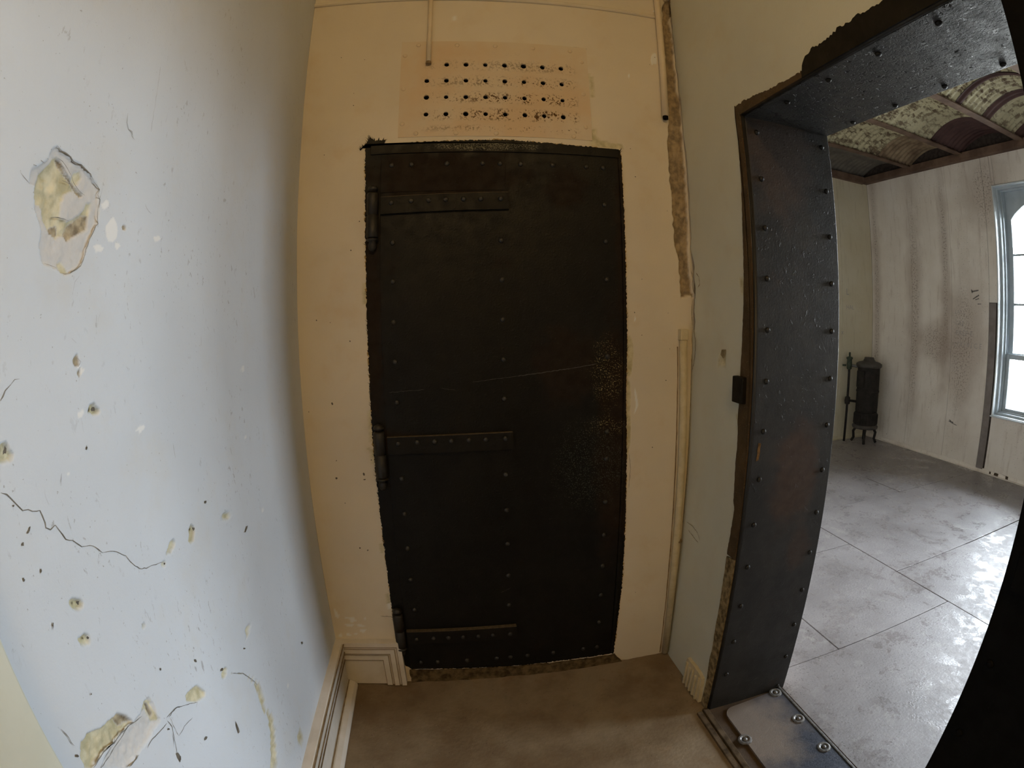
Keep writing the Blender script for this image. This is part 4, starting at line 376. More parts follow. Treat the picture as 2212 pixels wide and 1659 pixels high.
b = B(); b.box(XL - .15, VX0 + .02, .02, .25, -.1, CEIL); b.box(VX1 - .02, XR + .2, .02, .25, -.1, CEIL); b.box(VX0 + .02, VX1 - .02, .02, .25, -.1, VZ0 + .02); b.box(VX0 + .02, VX1 - .02, .02, .25, VZ1 - .02, CEIL); b.box(VX0 + .02, VX1 - .02, .14, .25, VZ0 + .02, VZ1 - .02)
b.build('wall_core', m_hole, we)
b = B()
for i, (w, pts) in enumerate(C['elines']): ribbon(b, pts, w * .001, lambda u, v, d: fe(u, v, d + .0012), .0004, i)
for i, (k, dep, poly) in enumerate(C['epolys']):
    if k == 'dark': q = jag(poly, .002, .0003, i); b.add([fe(u, v, .0019) for u, v in q], [list(range(len(q)))])
for k in range(26):
    x, z = (rng.rand() * .24 - .5, .5 + rng.rand() * 1.9) if k % 2 else (.58 + rng.rand() * .14, .2 + rng.rand() * 2.2); r = .0012 + .0012 * rng.rand()
    q = [(x + r * math.cos(a) * (.7 + .6 * rng.rand()), z + r * math.sin(a) * (.7 + .6 * rng.rand())) for a in np.linspace(0, 2 * math.pi, 7)[:-1]]; b.add([fe(u, v, .0019) for u, v in q], [list(range(6))])
tag(b.build('pit', m_dark, we), kind='stuff')
# picture rail
b = B(); b.prism([(0, 2.483), (.006, 2.484), (.010, 2.489), (.010, 2.494), (.006, 2.499), (0, 2.500)], lambda u, v, d: (d, -u, v), XL, .742)
STR(b.build('trim_2', m_end), 'thin cream picture rail along the top of the end wall', 'trim')
# ---- right wall of the corridor, with the doorway
fr = lambda u, v, d: (XR - d, u, v)
def rgroove(U, V, D, A):
    edge = -.010 + .017 * vnoise(U * 0, V, .055, 31, 5) - np.where(V > 2.42, .03 * np.clip((V - 2.42) / .15, 0, 1), 0) - np.where((V < 1.56) & (V > 1.3), .012 * (1 + vnoise(U * 0, V, .03, 2)), 0)
    k = np.clip((U - edge) / .002 + .5, 0, 1) * (V > 1.22); D = D * (1 - k) - k * (.016 + .006 * vnoise(U, V, .02, 8)); A['brown'] = np.maximum(A['brown'], k); 
    k2 = np.clip((U + .02) / .02, 0, 1) * (V < 1.3); A['tan'] = np.maximum(A['tan'], .35 * k2 * (.6 + .4 * vnoise(U, V, .06, 3))); return D, A
us = axis_vals((-4.2, OY1 - .1, .2), (OY1 - .1, -.45, .02), (-.45, -.05, .006), (-.05, 0, .0022)); vs = axis_vals((0, OH, .012), (OH, CEIL, .010))
us = snap(us, OY0, OY1)
wr = grid_wall('wall_right', us, vs, fr, m_right, None, [('tan', 2, p) for p in C['rchips']], skip=lambda u, v: (u < OY0) & (u > OY1) & (v < OH + .0001), extra=rgroove)
STR(wr, 'greyish cream plaster wall on the right, broken along its corner, with the cell doorway', 'wall')
b = B(); b.box(XR + .03, XB, OY0, .25, 0, CEIL); b.box(XR + .03, XB, -4.2, OY1, 0, CEIL); b.box(XR + .03, XB, OY1, OY0, OH + .012, CEIL)
b.build('wall_core', m_panel, wr)
b = B()
for i, (w, pts) in enumerate(C['rlines']): ribbon(b, pts, w * .0016, lambda u, v, d: fr(u, v, d + .0012), .0004, i)
for q in C['rdark']: b.add([fr(u, v, .0008) for u, v in q], [list(range(len(q)))])
for i, p in enumerate([[(-.008, 1.50), (-.02, 1.475), (-.012, 1.45), (-.03, 1.42)], [(-.045, 1.49), (-.065, 1.475), (-.07, 1.45), (-.055, 1.44)], [(-.012, 1.40), (-.006, 1.35), (-.014, 1.30)], [(-.02, 1.30), (-.035, 1.26), (-.03, 1.20), (-.012, 1.16)], [(-.006, 1.2), (-.010, .9), (-.006, .6)]]): ribbon(b, p, .003, lambda u, v, d: fr(u, v, d + .0012), .0004, i)
tag(b.build('crack', simple('grime', (.20, .16, .09), (.34, .29, .19), 60, .9, .1), wr), kind='stuff')
# ---- floors, ceiling, back of the corridor
us = axis_vals((XL, XR + .03, .02)); vs = axis_vals((-4.2, -1.7, .1), (-1.7, .02, .02))
def dirt(U, V, D, A): return D * 1.5 + .006 * np.exp(-((V) / .03) ** 2) * (1 + vnoise(U, V, .04, 3)) * (U > -.22) , A
fl0 = grid_wall('floor', us, vs, lambda u, v, d: (u, v, d - .002), m_floor, None, (), extra=dirt)
STR(fl0, 'brown dusty concrete floor of the corridor', 'floor')
b = B(); b.box(XL - .15, XR + .4, -4.4, .25, -.2, -.012); b.build('floor_core', m_floor, fl0)
b = B(); b.box(XL - .15, XR + .2, -4.4, .25, CEIL, CEIL + .1); STR(b.build('ceiling', m_end), 'cream plaster ceiling of the corridor above the picture', 'ceiling')
b = B(); b.box(XL - .15, XR + .2, -4.35, -4.2, 0, CEIL); STR(b.build('wall_back', m_end), 'cream corridor wall behind the photographer', 'wall')
# baseboards
b = B(); prof = [(0, 0), (.058, 0), (.058, .010), (.050, .022), (.034, .030), (.024, .031), (.024, .118), (.019, .121), (.019, .127), (.027, .131), (.027, .150), (.022, .154), (.022, .160), (.031, .166), (.034, .180), (.034, .203), (.028, .211), (.012, .214), (0, .215)]
b.prism(prof, lambda u, v, d: (XL - .002 + u, d, v), -4.2, -.028)
bl = b.build('baseboard_left', m_wood); STR(bl, 'tall moulded cream baseboard running along the left wall', 'baseboard')
b = B()
for z, x in ((.1235, .0215), (.157, .0245), (.032, .0265), (.1335, .0275), (.169, .032), (.207, .034)): b.box(XL + x - .002, XL + x + .0012, -4.2, -.030, z - .0018, z + .0018)
b.build('groove', m_groove, bl)
bl2 = B(); R = [(-.250, .213, .031), (-.268, .193, .025), (-.277, .183, .030), (-.296, .162, .022), (-.304, .153, .027), (-.325, .130, .017)]
for k in range(len(R)):
    xr, zt, d = R[k]
    if k < len(R) - 1:
        xi, zi = R[k + 1][:2]; poly = [(XL, zt), (xr, zt), (xr, .004), (xi, .004), (xi, zi), (XL, zi)]
    else: poly = [(XL, zt), (xr, zt), (xr, .004), (XL, .004)]
    bl2.prism(poly, lambda u, v, dd: (u, -dd, v), -.001, d)
be = bl2.build('baseboard_end', m_wood); STR(be, 'short mitred cream baseboard block between the corner and the iron door', 'baseboard')
b = B()
for k in (1, 2, 3, 4, 5):
    xr, zt, d = R[k]; dd = .0006 + max(R[k][2], R[k - 1][2])
    b.box(XL, xr + .001, -dd, -d, zt - .0009, zt + .0009); b.box(xr - .0009, xr + .0009, -dd, -d, .004, zt)
b.build('groove', m_groove, be)
b = B(); b.prism(jag([(-.200, .0), (-.205, .118), (-.30, .122), (-.335, .110), (-.345, 0)], .012, .003, 3), lambda u, v, d: (XR - d, u, v), .0, .014)
for k in range(5): b.box(XR - .022, XR - .012, -.222 - k * .026, -.212 - k * .026, .002, .108 - .01 * (k % 2), .002)
STR(b.build('baseboard_right', m_pipe2), 'broken stub of cream baseboard at the foot of the right wall', 'baseboard')
# ================================================================== IRON DOOR IN THE END WALL
def rivet_mesh(name, r, h, mat, n=10):
    b = B(); b.lathe((0, 0, 0), [(r, 0), (r * .93, h * .45), (r * .68, h * .82), (r * .3, h * .98), (.0001, h)], n, 'z'); me = bpy.data.meshes.new(name); me.from_pydata(b.v, [], b.f); me.materials.append(mat)
    for p in me.polygons: p.use_smooth = True
    return me
RV = rivet_mesh('rivet', .0088, .0065, simple('rivet_iron', (.012, .011, .0095), (.03, .028, .026), 90, .5, .5, .5, 200)); TOY = (math.pi / 2, 0, 0)
m_barrel = iron('barrel_iron', base=(.011, .009, .007), rustamt=.6, rough=.5, spec=.5)
door = empty('door_1', (-.27, 0, .06), 'closed black riveted iron door with three strap hinges in the end wall', 'door', kind='structure')
b = B(); b.prism(jag(C['frame'], .0045, .0032, 5), lambda u, v, d: (u, -d, v), -.002, .003); b.build('frame', m_iron, door)
b = B(); b.prism(jag(jag(C['frame'], .03, .003, 11), .006, .005, 6), lambda u, v, d: (u, -d, v), -.002, .0018); b.build('paint_edge', m_raw, door)['label'] = 'yellowish chipped plaster edge round the frame'
b = B(); b.box(-.262, .548, -.007, -.001, 1.876, 1.908, .002); b.box(.543, .552, -.008, -.001, .075, 1.876, .002); b.build('frame_bar', m_iron, door)
b = B(); b.box(-.226, .540, -.0085, 0, .070, 1.871, .0015); slab = b.build('slab', m_iron, door)
b = B(); b.box(-.226, .540, -.0095, -.008, .070, .076, .0005); b.box(-.226, .165, -.0105, -.008, 1.745, 1.871, .001); b.build('slab_patch', m_iron, door)
for z, tilt, dp in ((1.706, .006, .019), (.955, -.001, .021), (.232, -.003, .026)):
    b = B(); b.prism([(-.224, z - .029 - tilt * .5), (.174, z - .027 + tilt * .5), (.172, z + .028 + tilt * .5), (-.224, z + .026 - tilt * .5)], lambda u, v, d: (u, -d, v), .006, dp)
    st = b.build('hinge_strap', m_hinge, door)
    b = B(); b.prism([(-.224, z + .0255 - tilt * .5), (.172, z + .0275 + tilt * .5), (.172, z + .029 + tilt * .5), (-.224, z + .027 - tilt * .5)], lambda u, v, d: (u, -d, v), .008, dp + .0006); b.build('ledge_dust', m_dust, st)
    for x in (-.190, -.129, -.075, -.022, .033, .086, .148): link('rivet', RV, st, (x, -dp + .0005, z + .008 + (-.003 if x < -.15 else 0) + tilt * (x) * 1.5 - (.012 if z < .3 else 0)), TOY)
    z0 = {1.706: 1.60, .955: .85, .232: .185}[z]; z1 = {1.706: 1.745, .955: 1.0, .232: .335}[z]
    b = B(); L = z1 - z0; b.lathe((-.249, -.016, z0), [(.017, 0), (.019, .004), (.019, L * .48), (.0165, L * .49), (.0165, L * .51), (.019, L * .52), (.019, L - .004), (.015, L)], 16)
    bar = b.build('hinge_barrel', m_barrel, door, True)
    b = B(); b.lathe((-.249, -.016, z1), [(.010, 0), (.010, .006), (.016, .008), (.017, .012), (.015, .018), (.008, .023), (.0005, .025)], 14); b.build('knob', m_barrel, bar, True)
    b = B(); b.lathe((-.249, -.016, z0), [(.012, 0), (.020, -.004), (.020, -.008), (.011, -.012), (.014, -.022), (.012, -.034), (.006, -.042), (.0005, -.044)], 14); b.build('knob', m_barrel, bar, True)
for i in range(11):
    if i == 5: continue
    z = 1.5837 - .1237 * i
    if i < 10 or True:
        link('rivet', RV, door, (-.187, -.008, z + (.002 if i % 2 else 0)), TOY); link('rivet', RV, door, (.1485, -.008, z - .001), TOY)
for i in range(-1, 12):
    if i in (2, 4): continue
    link('rivet', RV, door, (.486, -.008, 1.5837 - .1237 * i + (.03 if i == 6 else 0)), TOY)
for x in (-.192, -.129, -.018, .094, .1485, .214, .318, .430, .487): link('rivet', RV, door, (x, -.0095 if x < .16 else -.008, 1.835), TOY)
for x in (-.187, -.124, -.014, .096, .1485, .213, .312, .430, .484): link('rivet', RV, door, (x, -.008, .103), TOY)
b = B()
fd = lambda u, v, d: (u, -.0085 - d, v)
for i, (w, p) in enumerate([(.0022, [(.19, 1.158), (.28, 1.168), (.37, 1.178), (.45, 1.190)]), (.0012, [(.05, 1.145), (.12, 1.152), (.19, 1.158)]), (.0012, [(-.21, 1.121), (-.16, 1.124), (-.10, 1.126)]), (.001, [(-.05, 1.13), (.0, 1.12)]), (.001, [(.12, .40), (.16, .42)])]): ribbon(b, p, w, fd, .0004, i)
tag(b.build('scratch', simple('scratch_grey', (.10, .095, .085), (.05, .045, .04), 90, .7), door), kind='stuff')
b = B(); b.prism(jag([(.552, .06), (.552, 1.6), (.547, 1.6), (.547, .06)], .010, .002, 8), lambda u, v, d: (u, -d, v), .003, .0055); b.build('scale_edge', m_flow and iron('rusty_edge', base=(.014, .008, .004), rustamt=.9), door)
b = B(); rr = np.random.RandomState(4); FP = np.array(C['frame'])
for k in range(420):
    i = rr.randint(len(FP)); a, c_ = FP[i], FP[(i + 1) % len(FP)]
    if min(a[1], c_[1]) < .25: continue
    p = a + (c_ - a) * rr.rand(); right = p[0] > .5; left = p[0] < -.25; L = (.003 + .009 * rr.rand() ** 2) * (1.6 if (p[0] < -.22 and p[1] > 1.88) else 1)
    an = (rr.uniform(.6, 1.4) if right else rr.uniform(1.7, 2.6)) if (right or left) else rr.uniform(.1, 3.0)
    if not (right or left) and rr.rand() < .6: L *= .4
    d = np.array([math.cos(an), math.sin(an)]); w_ = np.array([-d[1], d[0]]) * .0011; q0 = p - d * .002
    b.add([(x, -.0024, z) for x, z in (q0 - w_, q0 + w_, p + d * L)], [(0, 1, 2)])
for q in ([(-.285, 1.905), (-.268, 1.93), (-.262, 1.928), (-.28, 1.905)], [(-.29, 1.907), (-.255, 1.935), (-.258, 1.926), (-.286, 1.903)], [(-.262, 1.915), (-.250, 1.936), (-.247, 1.915)], [(-.245, 1.915), (-.236, 1.938), (-.232, 1.915)], [(-.232, 1.913), (-.220, 1.937), (-.222, 1.912)]): b.add([(x, -.0022, z) for x, z in q], [list(range(len(q)))])
tag(b.build('brush_marks', m_iron, door), kind='stuff')
# mortar under the door
b = B(); q = jag([(-.235, .0), (-.235, .062), (.0, .056), (.3, .046), (.56, .046), (.60, .0)], .012, .0035, 12); b.prism(q, lambda u, v, d: (u, -d, v), -.002, .010)
STR(b.build('trim_3', simple('mortar_dirt', (.05, .034, .018), (.16, .115, .06), 40, .95, .05, 1, 70, 0, .004)), 'crumbling mortar sill below the closed iron door', 'trim')
# ================================================================== VENT PLATE
vent = empty('vent_plate', (VX0, 0, VZ0), 'rust stained riveted vent plate with rows of round holes above the iron door', 'vent')
v = []; f = []; hx0, hs, hz0, hzs = -.0869, .06411, 2.2034, .06344
yF, yBk = -.0026, .0015
def quad(p): k = len(v); v.extend(p); f.append([k, k + 1, k + 2, k + 3])
gx0, gx1 = hx0 - hs / 2, hx0 + 7.5 * hs; gz1, gz0 = hz0 + hzs / 2, hz0 - 3.5 * hzs
for (a, bb, c_, d_) in ((VX0, gx0, VZ0, VZ1), (gx1, VX1, VZ0, VZ1), (gx0, gx1, VZ0, gz0), (gx0, gx1, gz1, VZ1)): quad([(a, yF, c_), (bb, yF, c_), (bb, yF, d_), (a, yF, d_)])
for (x, z, x2, z2) in ((VX0, VZ0, VX1, VZ0), (VX1, VZ0, VX1, VZ1), (VX1, VZ1, VX0, VZ1), (VX0, VZ1, VX0, VZ0)): quad([(x, yF, z), (x, yBk, z), (x2, yBk, z2), (x2, yF, z2)])
for i in range(8):
    for j in range(4):
        cx, cz = hx0 + i * hs, hz0 - j * hzs; nn = 16; k = len(v); r = .0082 * (1 + .06 * rng.randn())
        for e in range(nn):
            a = 2 * math.pi * e / nn + math.pi / 4; ca, sa = math.cos(a), math.sin(a); m_ = max(abs(ca), abs(sa))
            v.append((cx + ca / m_ * hs / 2, yF, cz + sa / m_ * hzs / 2))
        if (i, j) == (0, 0):
            f.append([k + e for e in range(nn)]); continue
        for e in range(nn):
            a = 2 * math.pi * e / nn + math.pi / 4; v.append((cx + r * math.cos(a), yF, cz + r * math.sin(a)))
        for e in range(nn):
            a = 2 * math.pi * e / nn + math.pi / 4; v.append((cx + r * math.cos(a), .006, cz + r * math.sin(a)))
        for e in range(nn):
            g = (e + 1) % nn; f.append([k + e, k + g, k + nn + g, k + nn + e]); f.append([k + nn + e, k + nn + g, k + 2 * nn + g, k + 2 * nn + e])
pl = mesh('plate', v, f, m_vent, vent)
bm = bmesh.new(); bm.from_mesh(pl.data); bmesh.ops.remove_doubles(bm, verts=bm.verts[:], dist=1e-5); bmesh.ops.recalc_face_normals(bm, faces=bm.faces[:]); bm.to_mesh(pl.data); bm.free()
RVP = rivet_mesh('vent_rivet', .0078, .0022, m_vent, 12)
for x, z in ((-.119, 2.285), (.011, 2.283), (.139, 2.282), (.268, 2.281), (.397, 2.28), (-.162, 2.243), (-.163, 2.111), (-.163, 1.981), (.437, 2.238), (.436, 2.108), (.437, 1.981), (-.118, 1.945), (.01, 1.943), (.139, 1.943), (.394, 1.943)): link('rivet', RVP, vent, (x, -.0026, z), TOY)
# ================================================================== CONDUITS
c1 = empty('conduit_pipe', (-.083, 0, 2.2), 'short cream conduit dropping from a round ceiling box onto the vent plate', 'pipe')
B().tube([(-.083, -.012, 2.205), (-.083, -.012, 2.40), (-.084, -.012, 2.52)], .0085, 12).build('pipe', m_pipe, c1, True)
B().lathe((-.083, -.012, 2.202), [(.0095, 0), (.0095, .008), (.0086, .010)], 12).build('end_collar', m_groove, c1)
B().lathe((-.083, 0, 2.545), [(.047, 0), (.047, .018), (.042, .026), (.030, .030), (.0005, .030)], 20, 'y').build('round_box', m_pipe, c1, True)
c2 = empty('conduit_pipe', (.73, 0, 2.05), 'thicker cream conduit coming down beside the broken right corner', 'pipe')
B().tube([(.727, -.016, 2.052), (.738, -.016, 2.30), (.752, -.016, 2.65), (.760, -.016, 2.94)], .0125, 14).build('pipe', m_pipe, c2, True)
B().tube([(.727, -.016, 2.040), (.7272, -.016, 2.055)], .0098, 12).build('bore', m_hole, c2)
c3 = empty('conduit_pipe', (.765, 0, 0), 'grimy yellowed conduit standing in the right corner with a square cap', 'pipe')
B().tube([(.779, -.014, .015), (.771, -.014, .45), (.766, -.014, .85), (.757, -.014, 1.262)], .0135, 12).build('pipe', m_pipe2, c3, True)
B().box(.742, .772, -.026, 0, 1.262, 1.300, .003).build('cap', m_pipe2, c3)
B().tube([(.7775, -.014, .53), (.7774, -.014, .536)], .0145, 12).build('joint', m_groove, c3)
b = B()
for sx in (-.0165, .0165): b.prism(jag([(.779 + sx - .0012, .01), (.757 + sx - .0012, 1.24), (.757 + sx + .0014, 1.24), (.779 + sx + .0014, .01)], .03, .0012, 4), lambda u, v, d: (u, -d, v), .0, .0028)
b.build('grime_line', m_groove, c3)
# ================================================================== IRON DOORWAY OF THE CELL
fr_ = empty('iron_door_frame', (XR, OY0, 0), 'black riveted iron lining of the open cell doorway', 'door frame')
XE = 1.128
B().box(XR + .006, XE, OY0 - .006, OY0 + .004, 0, OH, .0025).build('jamb_plate', m_rev, fr_)
B().box(XR + .006, XE, OY1 - .004, OY1 + .006, 0, OH, .0025).build('jamb_plate', m_rev, fr_)
B().box(XR + .006, XE, OY1, OY0, OH - .006, OH + .006, .0025).build('lintel_plate', m_lint, fr_)
b = B(); b.tube([(XR + .006, OY0 + .001, 0), (XR + .006, OY0 + .001, OH)], .007, 8); b.tube([(XR + .006, OY0, OH + .002), (XR + .006, OY1, OH + .002)], .007, 8); b.build('edge_bead', m_ironframe, fr_, True)
side = C['flangeside']; sd = jag(side, .009, .0016, 2, False)
top = C['flangetop']; tp = jag(top, .006, .0045, 4, False)
k0 = [p for p in sd if p[1] > .62]; k1 = [p for p in sd if p[1] <= .62]
b = B(); b.prism([(OY0 + .003, OH)] + [(-.366, OH + .0)] + k0 + [(OY0 + .003, k0[-1][1])], lambda u, v, d: (XR - d, u, v), -.001, .0045); b.build('flange', m_flange, fr_)
b = B(); b.prism([(OY0 + .003, k0[-1][1])] + k1 + [(-.35, .0), (OY0 + .003, 0)], lambda u, v, d: (XR - d, u, v), -.001, .0040); b.build('flange', m_flow, fr_)['label'] = 'flaked tan lower flange'
tt = [p for p in tp if p[0] > -.70]; t2 = [p for p in tp if p[0] <= -.70]
b = B(); b.prism([(-.366, OH)] + tt + [(tt[-1][0], OH)], lambda u, v, d: (XR - d, u, v), -.001, .0045); b.build('flange', m_flange, fr_)
b = B(); b.prism([(tt[-1][0], OH)] + t2 + [(OY1, 2.0), (OY1, OH)], lambda u, v, d: (XR - d, u, v), -.001, .0048); b.build('flange', m_hinge, fr_)
RJ = rivet_mesh('jamb_rivet', .0085, .0075, m_rev); TOYn = (math.pi / 2, 0, 0); DOWN = (math.pi, 0, 0)
for i in range(13): link('rivet', RJ, fr_, (.8385, OY0 - .006, 1.884 - .1432 * i), TOY)
for i in range(14):
    if 1.884 - .1432 * i > .02: link('rivet', RJ, fr_, (1.094, OY0 - .006, 1.884 - .1432 * i), TOY)
for i in range(5): link('rivet', RJ, fr_, (.845, -.558 - .178 * i + .0, OH - .006), DOWN); link('rivet', RJ, fr_, (1.102, -.552 - .178 * i, OH - .006), DOWN)
B().box(XR - .020, XR + .001, -.368, -.312, 1.100, 1.176, .003).build('latch_keeper', m_hinge, fr_)
b = B(); b.prism(jag([(.820, .938), (.829, .942), (.832, .990), (.823, .992)], .006, .0012, 3), lambda u, v, d: (u, d, v), OY0 - .0068, OY0 - .004); b.build('chipped_slot', simple('bare_rust_chip', (.10, .055, .02), (.22, .13, .05), 60, .9, .1), fr_)['label'] = 'small orange chip on the jamb'
# threshold
th = empty('threshold_plate', (.815, -.84, 0), 'worn blue grey steel threshold plate with ringed bolts in the cell doorway', 'threshold')
poly = [(.842, -1.27), (.842, -.470)] + [(.842 + .045 * (1 - math.cos(a)), -.470 + .045 * math.sin(a)) for a in np.linspace(.2, 1.57, 6)] + [(1.098, -.410), (1.098, -1.27)]
B().prism(poly, lambda u, v, d: (u, v, d), .002, .012).build('plate', m_thresh, th)
B().box(.800, 1.112, -1.27, OY0 - .002, -.01, .004).build('bed', m_flange, th)
B().box(1.098, 1.108, -1.27, OY0 - .004, .002, .015, .002).build('edge_strip', m_ring, th)
RB = rivet_mesh('bolt', .0095, .007, m_ring)
def ringmesh():
    b = B(); b.lathe((0, 0, 0), [(.026, 0), (.024, .0035), (.018, .0045), (.012, .002)], 11, 'z', False); me = bpy.data.meshes.new('bolt_ring'); me.from_pydata(b.v, [], b.f); me.materials.append(m_ring); return me
RG = ringmesh()
for x, y in ((1.072, -.425), (1.070, -.592), (1.070, -.758), (1.070, -.93), (1.07, -1.1), (.842, -.600), (.842, -.80), (.842, -1.0)):
    g = link('bolt_ring', RG, th, (x, y, .0118)); q = bpy.data.objects.new('bolt', RB); COL.objects.link(q); q.parent = g
b = B(); b.box(.752, .772, -4.2, -.40, -.01, .006, .002); b.box(.778, .799, -4.2, -.39, -.01, .009, .002)
STR(b.build('trim_4', simple('floor_strip_dirt', (.05, .035, .02), (.13, .095, .06), 30, .9, .1, .8, 80)), 'narrow dirty floor strips along the foot of the cell doorway', 'trim')
# open iron leaf folded back against the corridor wall
leaf = empty('door_2', (.77, -1.277, .0), 'open black iron cell door folded back at the right edge of the view', 'door', kind='structure')
B().box(.752, .786, -2.10, -1.278, .02, 1.93, .004).build('leaf', m_leaf, leaf)
RL = rivet_mesh('leaf_rivet', .0085, .006, m_leaf); TOX = (0, -math.pi / 2, 0)
for i in range(13): link('rivet', RL, leaf, (.752, -1.31, .09 + .149 * i), TOX)
for z in (.3, 1.0, 1.7): B().box(.742, .752, -1.75, -1.30, z - .03, z + .03, .002).build('hinge_strap', m_leaf, leaf)
# ================================================================== THE CELL
# floor plates
cf = empty('floor_1', (1.12, -2.35, -.01), 'worn grey painted steel plate floor of the cell', 'floor', kind='structure')
B().box(XB - .03, XF + .05, YN - .05, YF + .05, -.12, -.014).build('floor_bed', m_seam, cf)
PL = [(XB, 1.5, -.30, .545), (1.5, 2.31, -.30, .545), (XB, 2.31, -1.25, -.30), (XB, 2.31, YN, -1.25), (XB, 2.31, .545, 1.10), (2.31, 3.05, -1.1, .105), (3.05, 3.9, -1.1, .105), (3.9, XF, -1.1, .105), (2.31, 3.05, YN, -1.1), (3.05, 3.9, YN, -1.1), (3.9, XF, YN, -1.1), (2.31, XF, .105, 1.10), (XB, 2.31, 1.10, YF), (2.31, 3.45, 1.10, YF), (3.45, XF, 1.10, YF)]
for i, (x0, x1, y0, y1) in enumerate(PL):
    g = .0028
    dz = .0015 * ((i * 7) % 3 - 1); B().box(x0 + g, x1 - g, y0 + g, y1 - g, -.013, dz, .001).build('floor_plate', m_cellfloor, cf)
# walls: cores with the two window openings, then the sheets on them
WZ0, WZ1 = .545, 2.655; WY = [(-.02, 1.022), (-1.42, -.42)]
ww = empty('wall_window', (XF, .5, 0), 'stained sheet clad far wall of the cell with the window', 'wall', kind='structure')
b = B(); T = .38
ys = [YN - .1, WY[1][0], WY[1][1], WY[0][0], WY[0][1], YF + .1]
for a, c_ in ((ys[0], ys[1]), (ys[2], ys[3]), (ys[4], ys[5])): b.box(XF + .004, XF + T, a, c_, 0, 3.3)
for a, c_ in WY: b.box(XF + .004, XF + T, a, c_, 0, WZ0 - .01); b.box(XF + .004, XF + T, a, c_, WZ1 + .01, 3.3)
b.build('wall_core', m_seam, ww)
TW = 2.945
PN = [(2.165, YF, 0, TW), (1.600, 2.165, 0, TW), (1.128, 1.600, 0, TW), (1.026, 1.128, 1.575, TW), (.99, 1.026, WZ1 + .005, TW), (.30, .99, WZ1 + .005, TW), (-.02, .30, WZ1 + .005, TW), (.50, 1.024, 0, WZ0 - .005), (-.02, .50, 0, WZ0 - .005), (-.42, -.02, 0, TW), (-1.42, -.42, 0, WZ0), (-1.42, -.42, WZ1, TW), (YN, -1.42, 0, TW)]
for i, (y0, y1, z0, z1) in enumerate(PN):
    g = .0010 if i in (0,) else .0016
    b = B(); b.box(XF - .0005 * (i % 3), XF + .006, y0 + g, y1 - g, z0 + g, z1 - g, .001); b.build('wall_sheet', m_panel, ww)
B().box(XF - .012, XF, 1.040, 1.122, .03, 1.572, .002).build('cover_strip', m_strip, ww)['label'] = 'dark grey upright strip beside the window'
wc = empty('wall_cell', (XB, YF, 0), 'yellowed sheet clad left wall of the cell behind the stove', 'wall', kind='structure')
B().box(XB - .02, XF + .4, YF + .004, YF + .25, 0, 3.3).build('wall_core', m_seam, wc)
for x0, x1 in ((XB, 1.9), (1.9, 2.7), (2.7, 3.45), (3.45, 4.22), (4.22, XF)): B().box(x0 + .0015, x1 - .0015, YF, YF + .006, .002, TW, .001).build('wall_sheet', m_panel2, wc)
b = B(); b.box(XB, XF + .4, YN - .25, YN, 0, 3.3); STR(b.build('wall_cell_right', m_panel), 'sheet clad wall of the cell on the right, beyond the view', 'wall')
b = B(); b.box(XB, XB + .004, OY0 + .02, YF, 0, TW); b.box(XB, XB + .004, YN, OY1 - .02, 0, TW); b.box(XB, XB + .004, OY1 - .02, OY0 + .02, OH + .02, TW); b.box(XR + .03, XB, .25, YF + .2, 0, 3.3); b.box(XR + .03, XB, -2.6, .25, CEIL - .02, 3.3)
STR(b.build('wall_cell_near', m_panel), 'sheet clad side of the doorway wall inside the cell', 'wall')
b = B(); b.prism([(0, 0), (.030, 0), (.030, .006), (.006, .009), (.006, .040), (0, .040)], lambda u, v, d: (XF - u, d, v), YN, YF); STR(b.build('baseboard_window', m_panel), 'low angle iron skirting under the window wall', 'baseboard')
b = B(); b.prism([(0, 0), (.030, 0), (.030, .006), (.006, .009), (.006, .040), (0, .040)], lambda u, v, d: (d, YF - u, v), XB, XF - .03); STR(b.build('baseboard_cell', m_panel2), 'low angle iron skirting behind the stove', 'baseboard')
b = B()
for i, (y, z, w_) in enumerate(((.84, .018, .05), (.72, .02, .03), (.93, .014, .02))): b.prism(jag([(y, z - .016), (y + w_, z - .016), (y + w_, z + .016), (y, z + .016)], .008, .003, i), lambda u, v, d: (XF - .0065 - d, u, v), 0, .001)
tag(b.build('rust_chip', m_flange, ww), kind='stuff')
# ceiling: beams and corrugated vault sheets
cc = empty('ceiling_1', (1.12, 0, 3.0), 'vaulted corrugated sheet ceiling of the cell between brown beams', 'ceiling', kind='structure')
YB = [2.05 - .722 * k for k in range(7)]
for y in YB:
    if y < YN + .05: continue
    b = B(); b.box(XB, XF, y - .036, y + .036, 2.996, 3.008, .002); b.box(XB, XF, y - .005, y + .005, 3.008, 3.10); b.build('beam', m_beam, cc)
edges = [YF + .02] + [y for y in YB if y > YN] + [YN]
def vault(y0, y1, x0, x1, mat, rise=.125, dz=0):
    xs = np.arange(x0, x1 + .004, .0081); ns = 18; tt_ = np.linspace(0, 1, ns); X, Tt = np.meshgrid(xs, tt_, indexing='ij'); Y = y0 + (y1 - y0) * Tt
    h = rise * (1 - (2 * Tt - 1) ** 2) + .0075 * np.sin(2 * math.pi * X / .065); Z = 3.018 + h + dz; n, m = X.shape
    I = np.arange(n * m).reshape(n, m); q = np.stack([I[:-1, :-1], I[1:, :-1], I[1:, 1:], I[:-1, 1:]], -1).reshape(-1, 4)
    return mesh('corrugated_sheet', np.stack([X, Y, Z], -1).reshape(-1, 3), q, mat, cc, True)
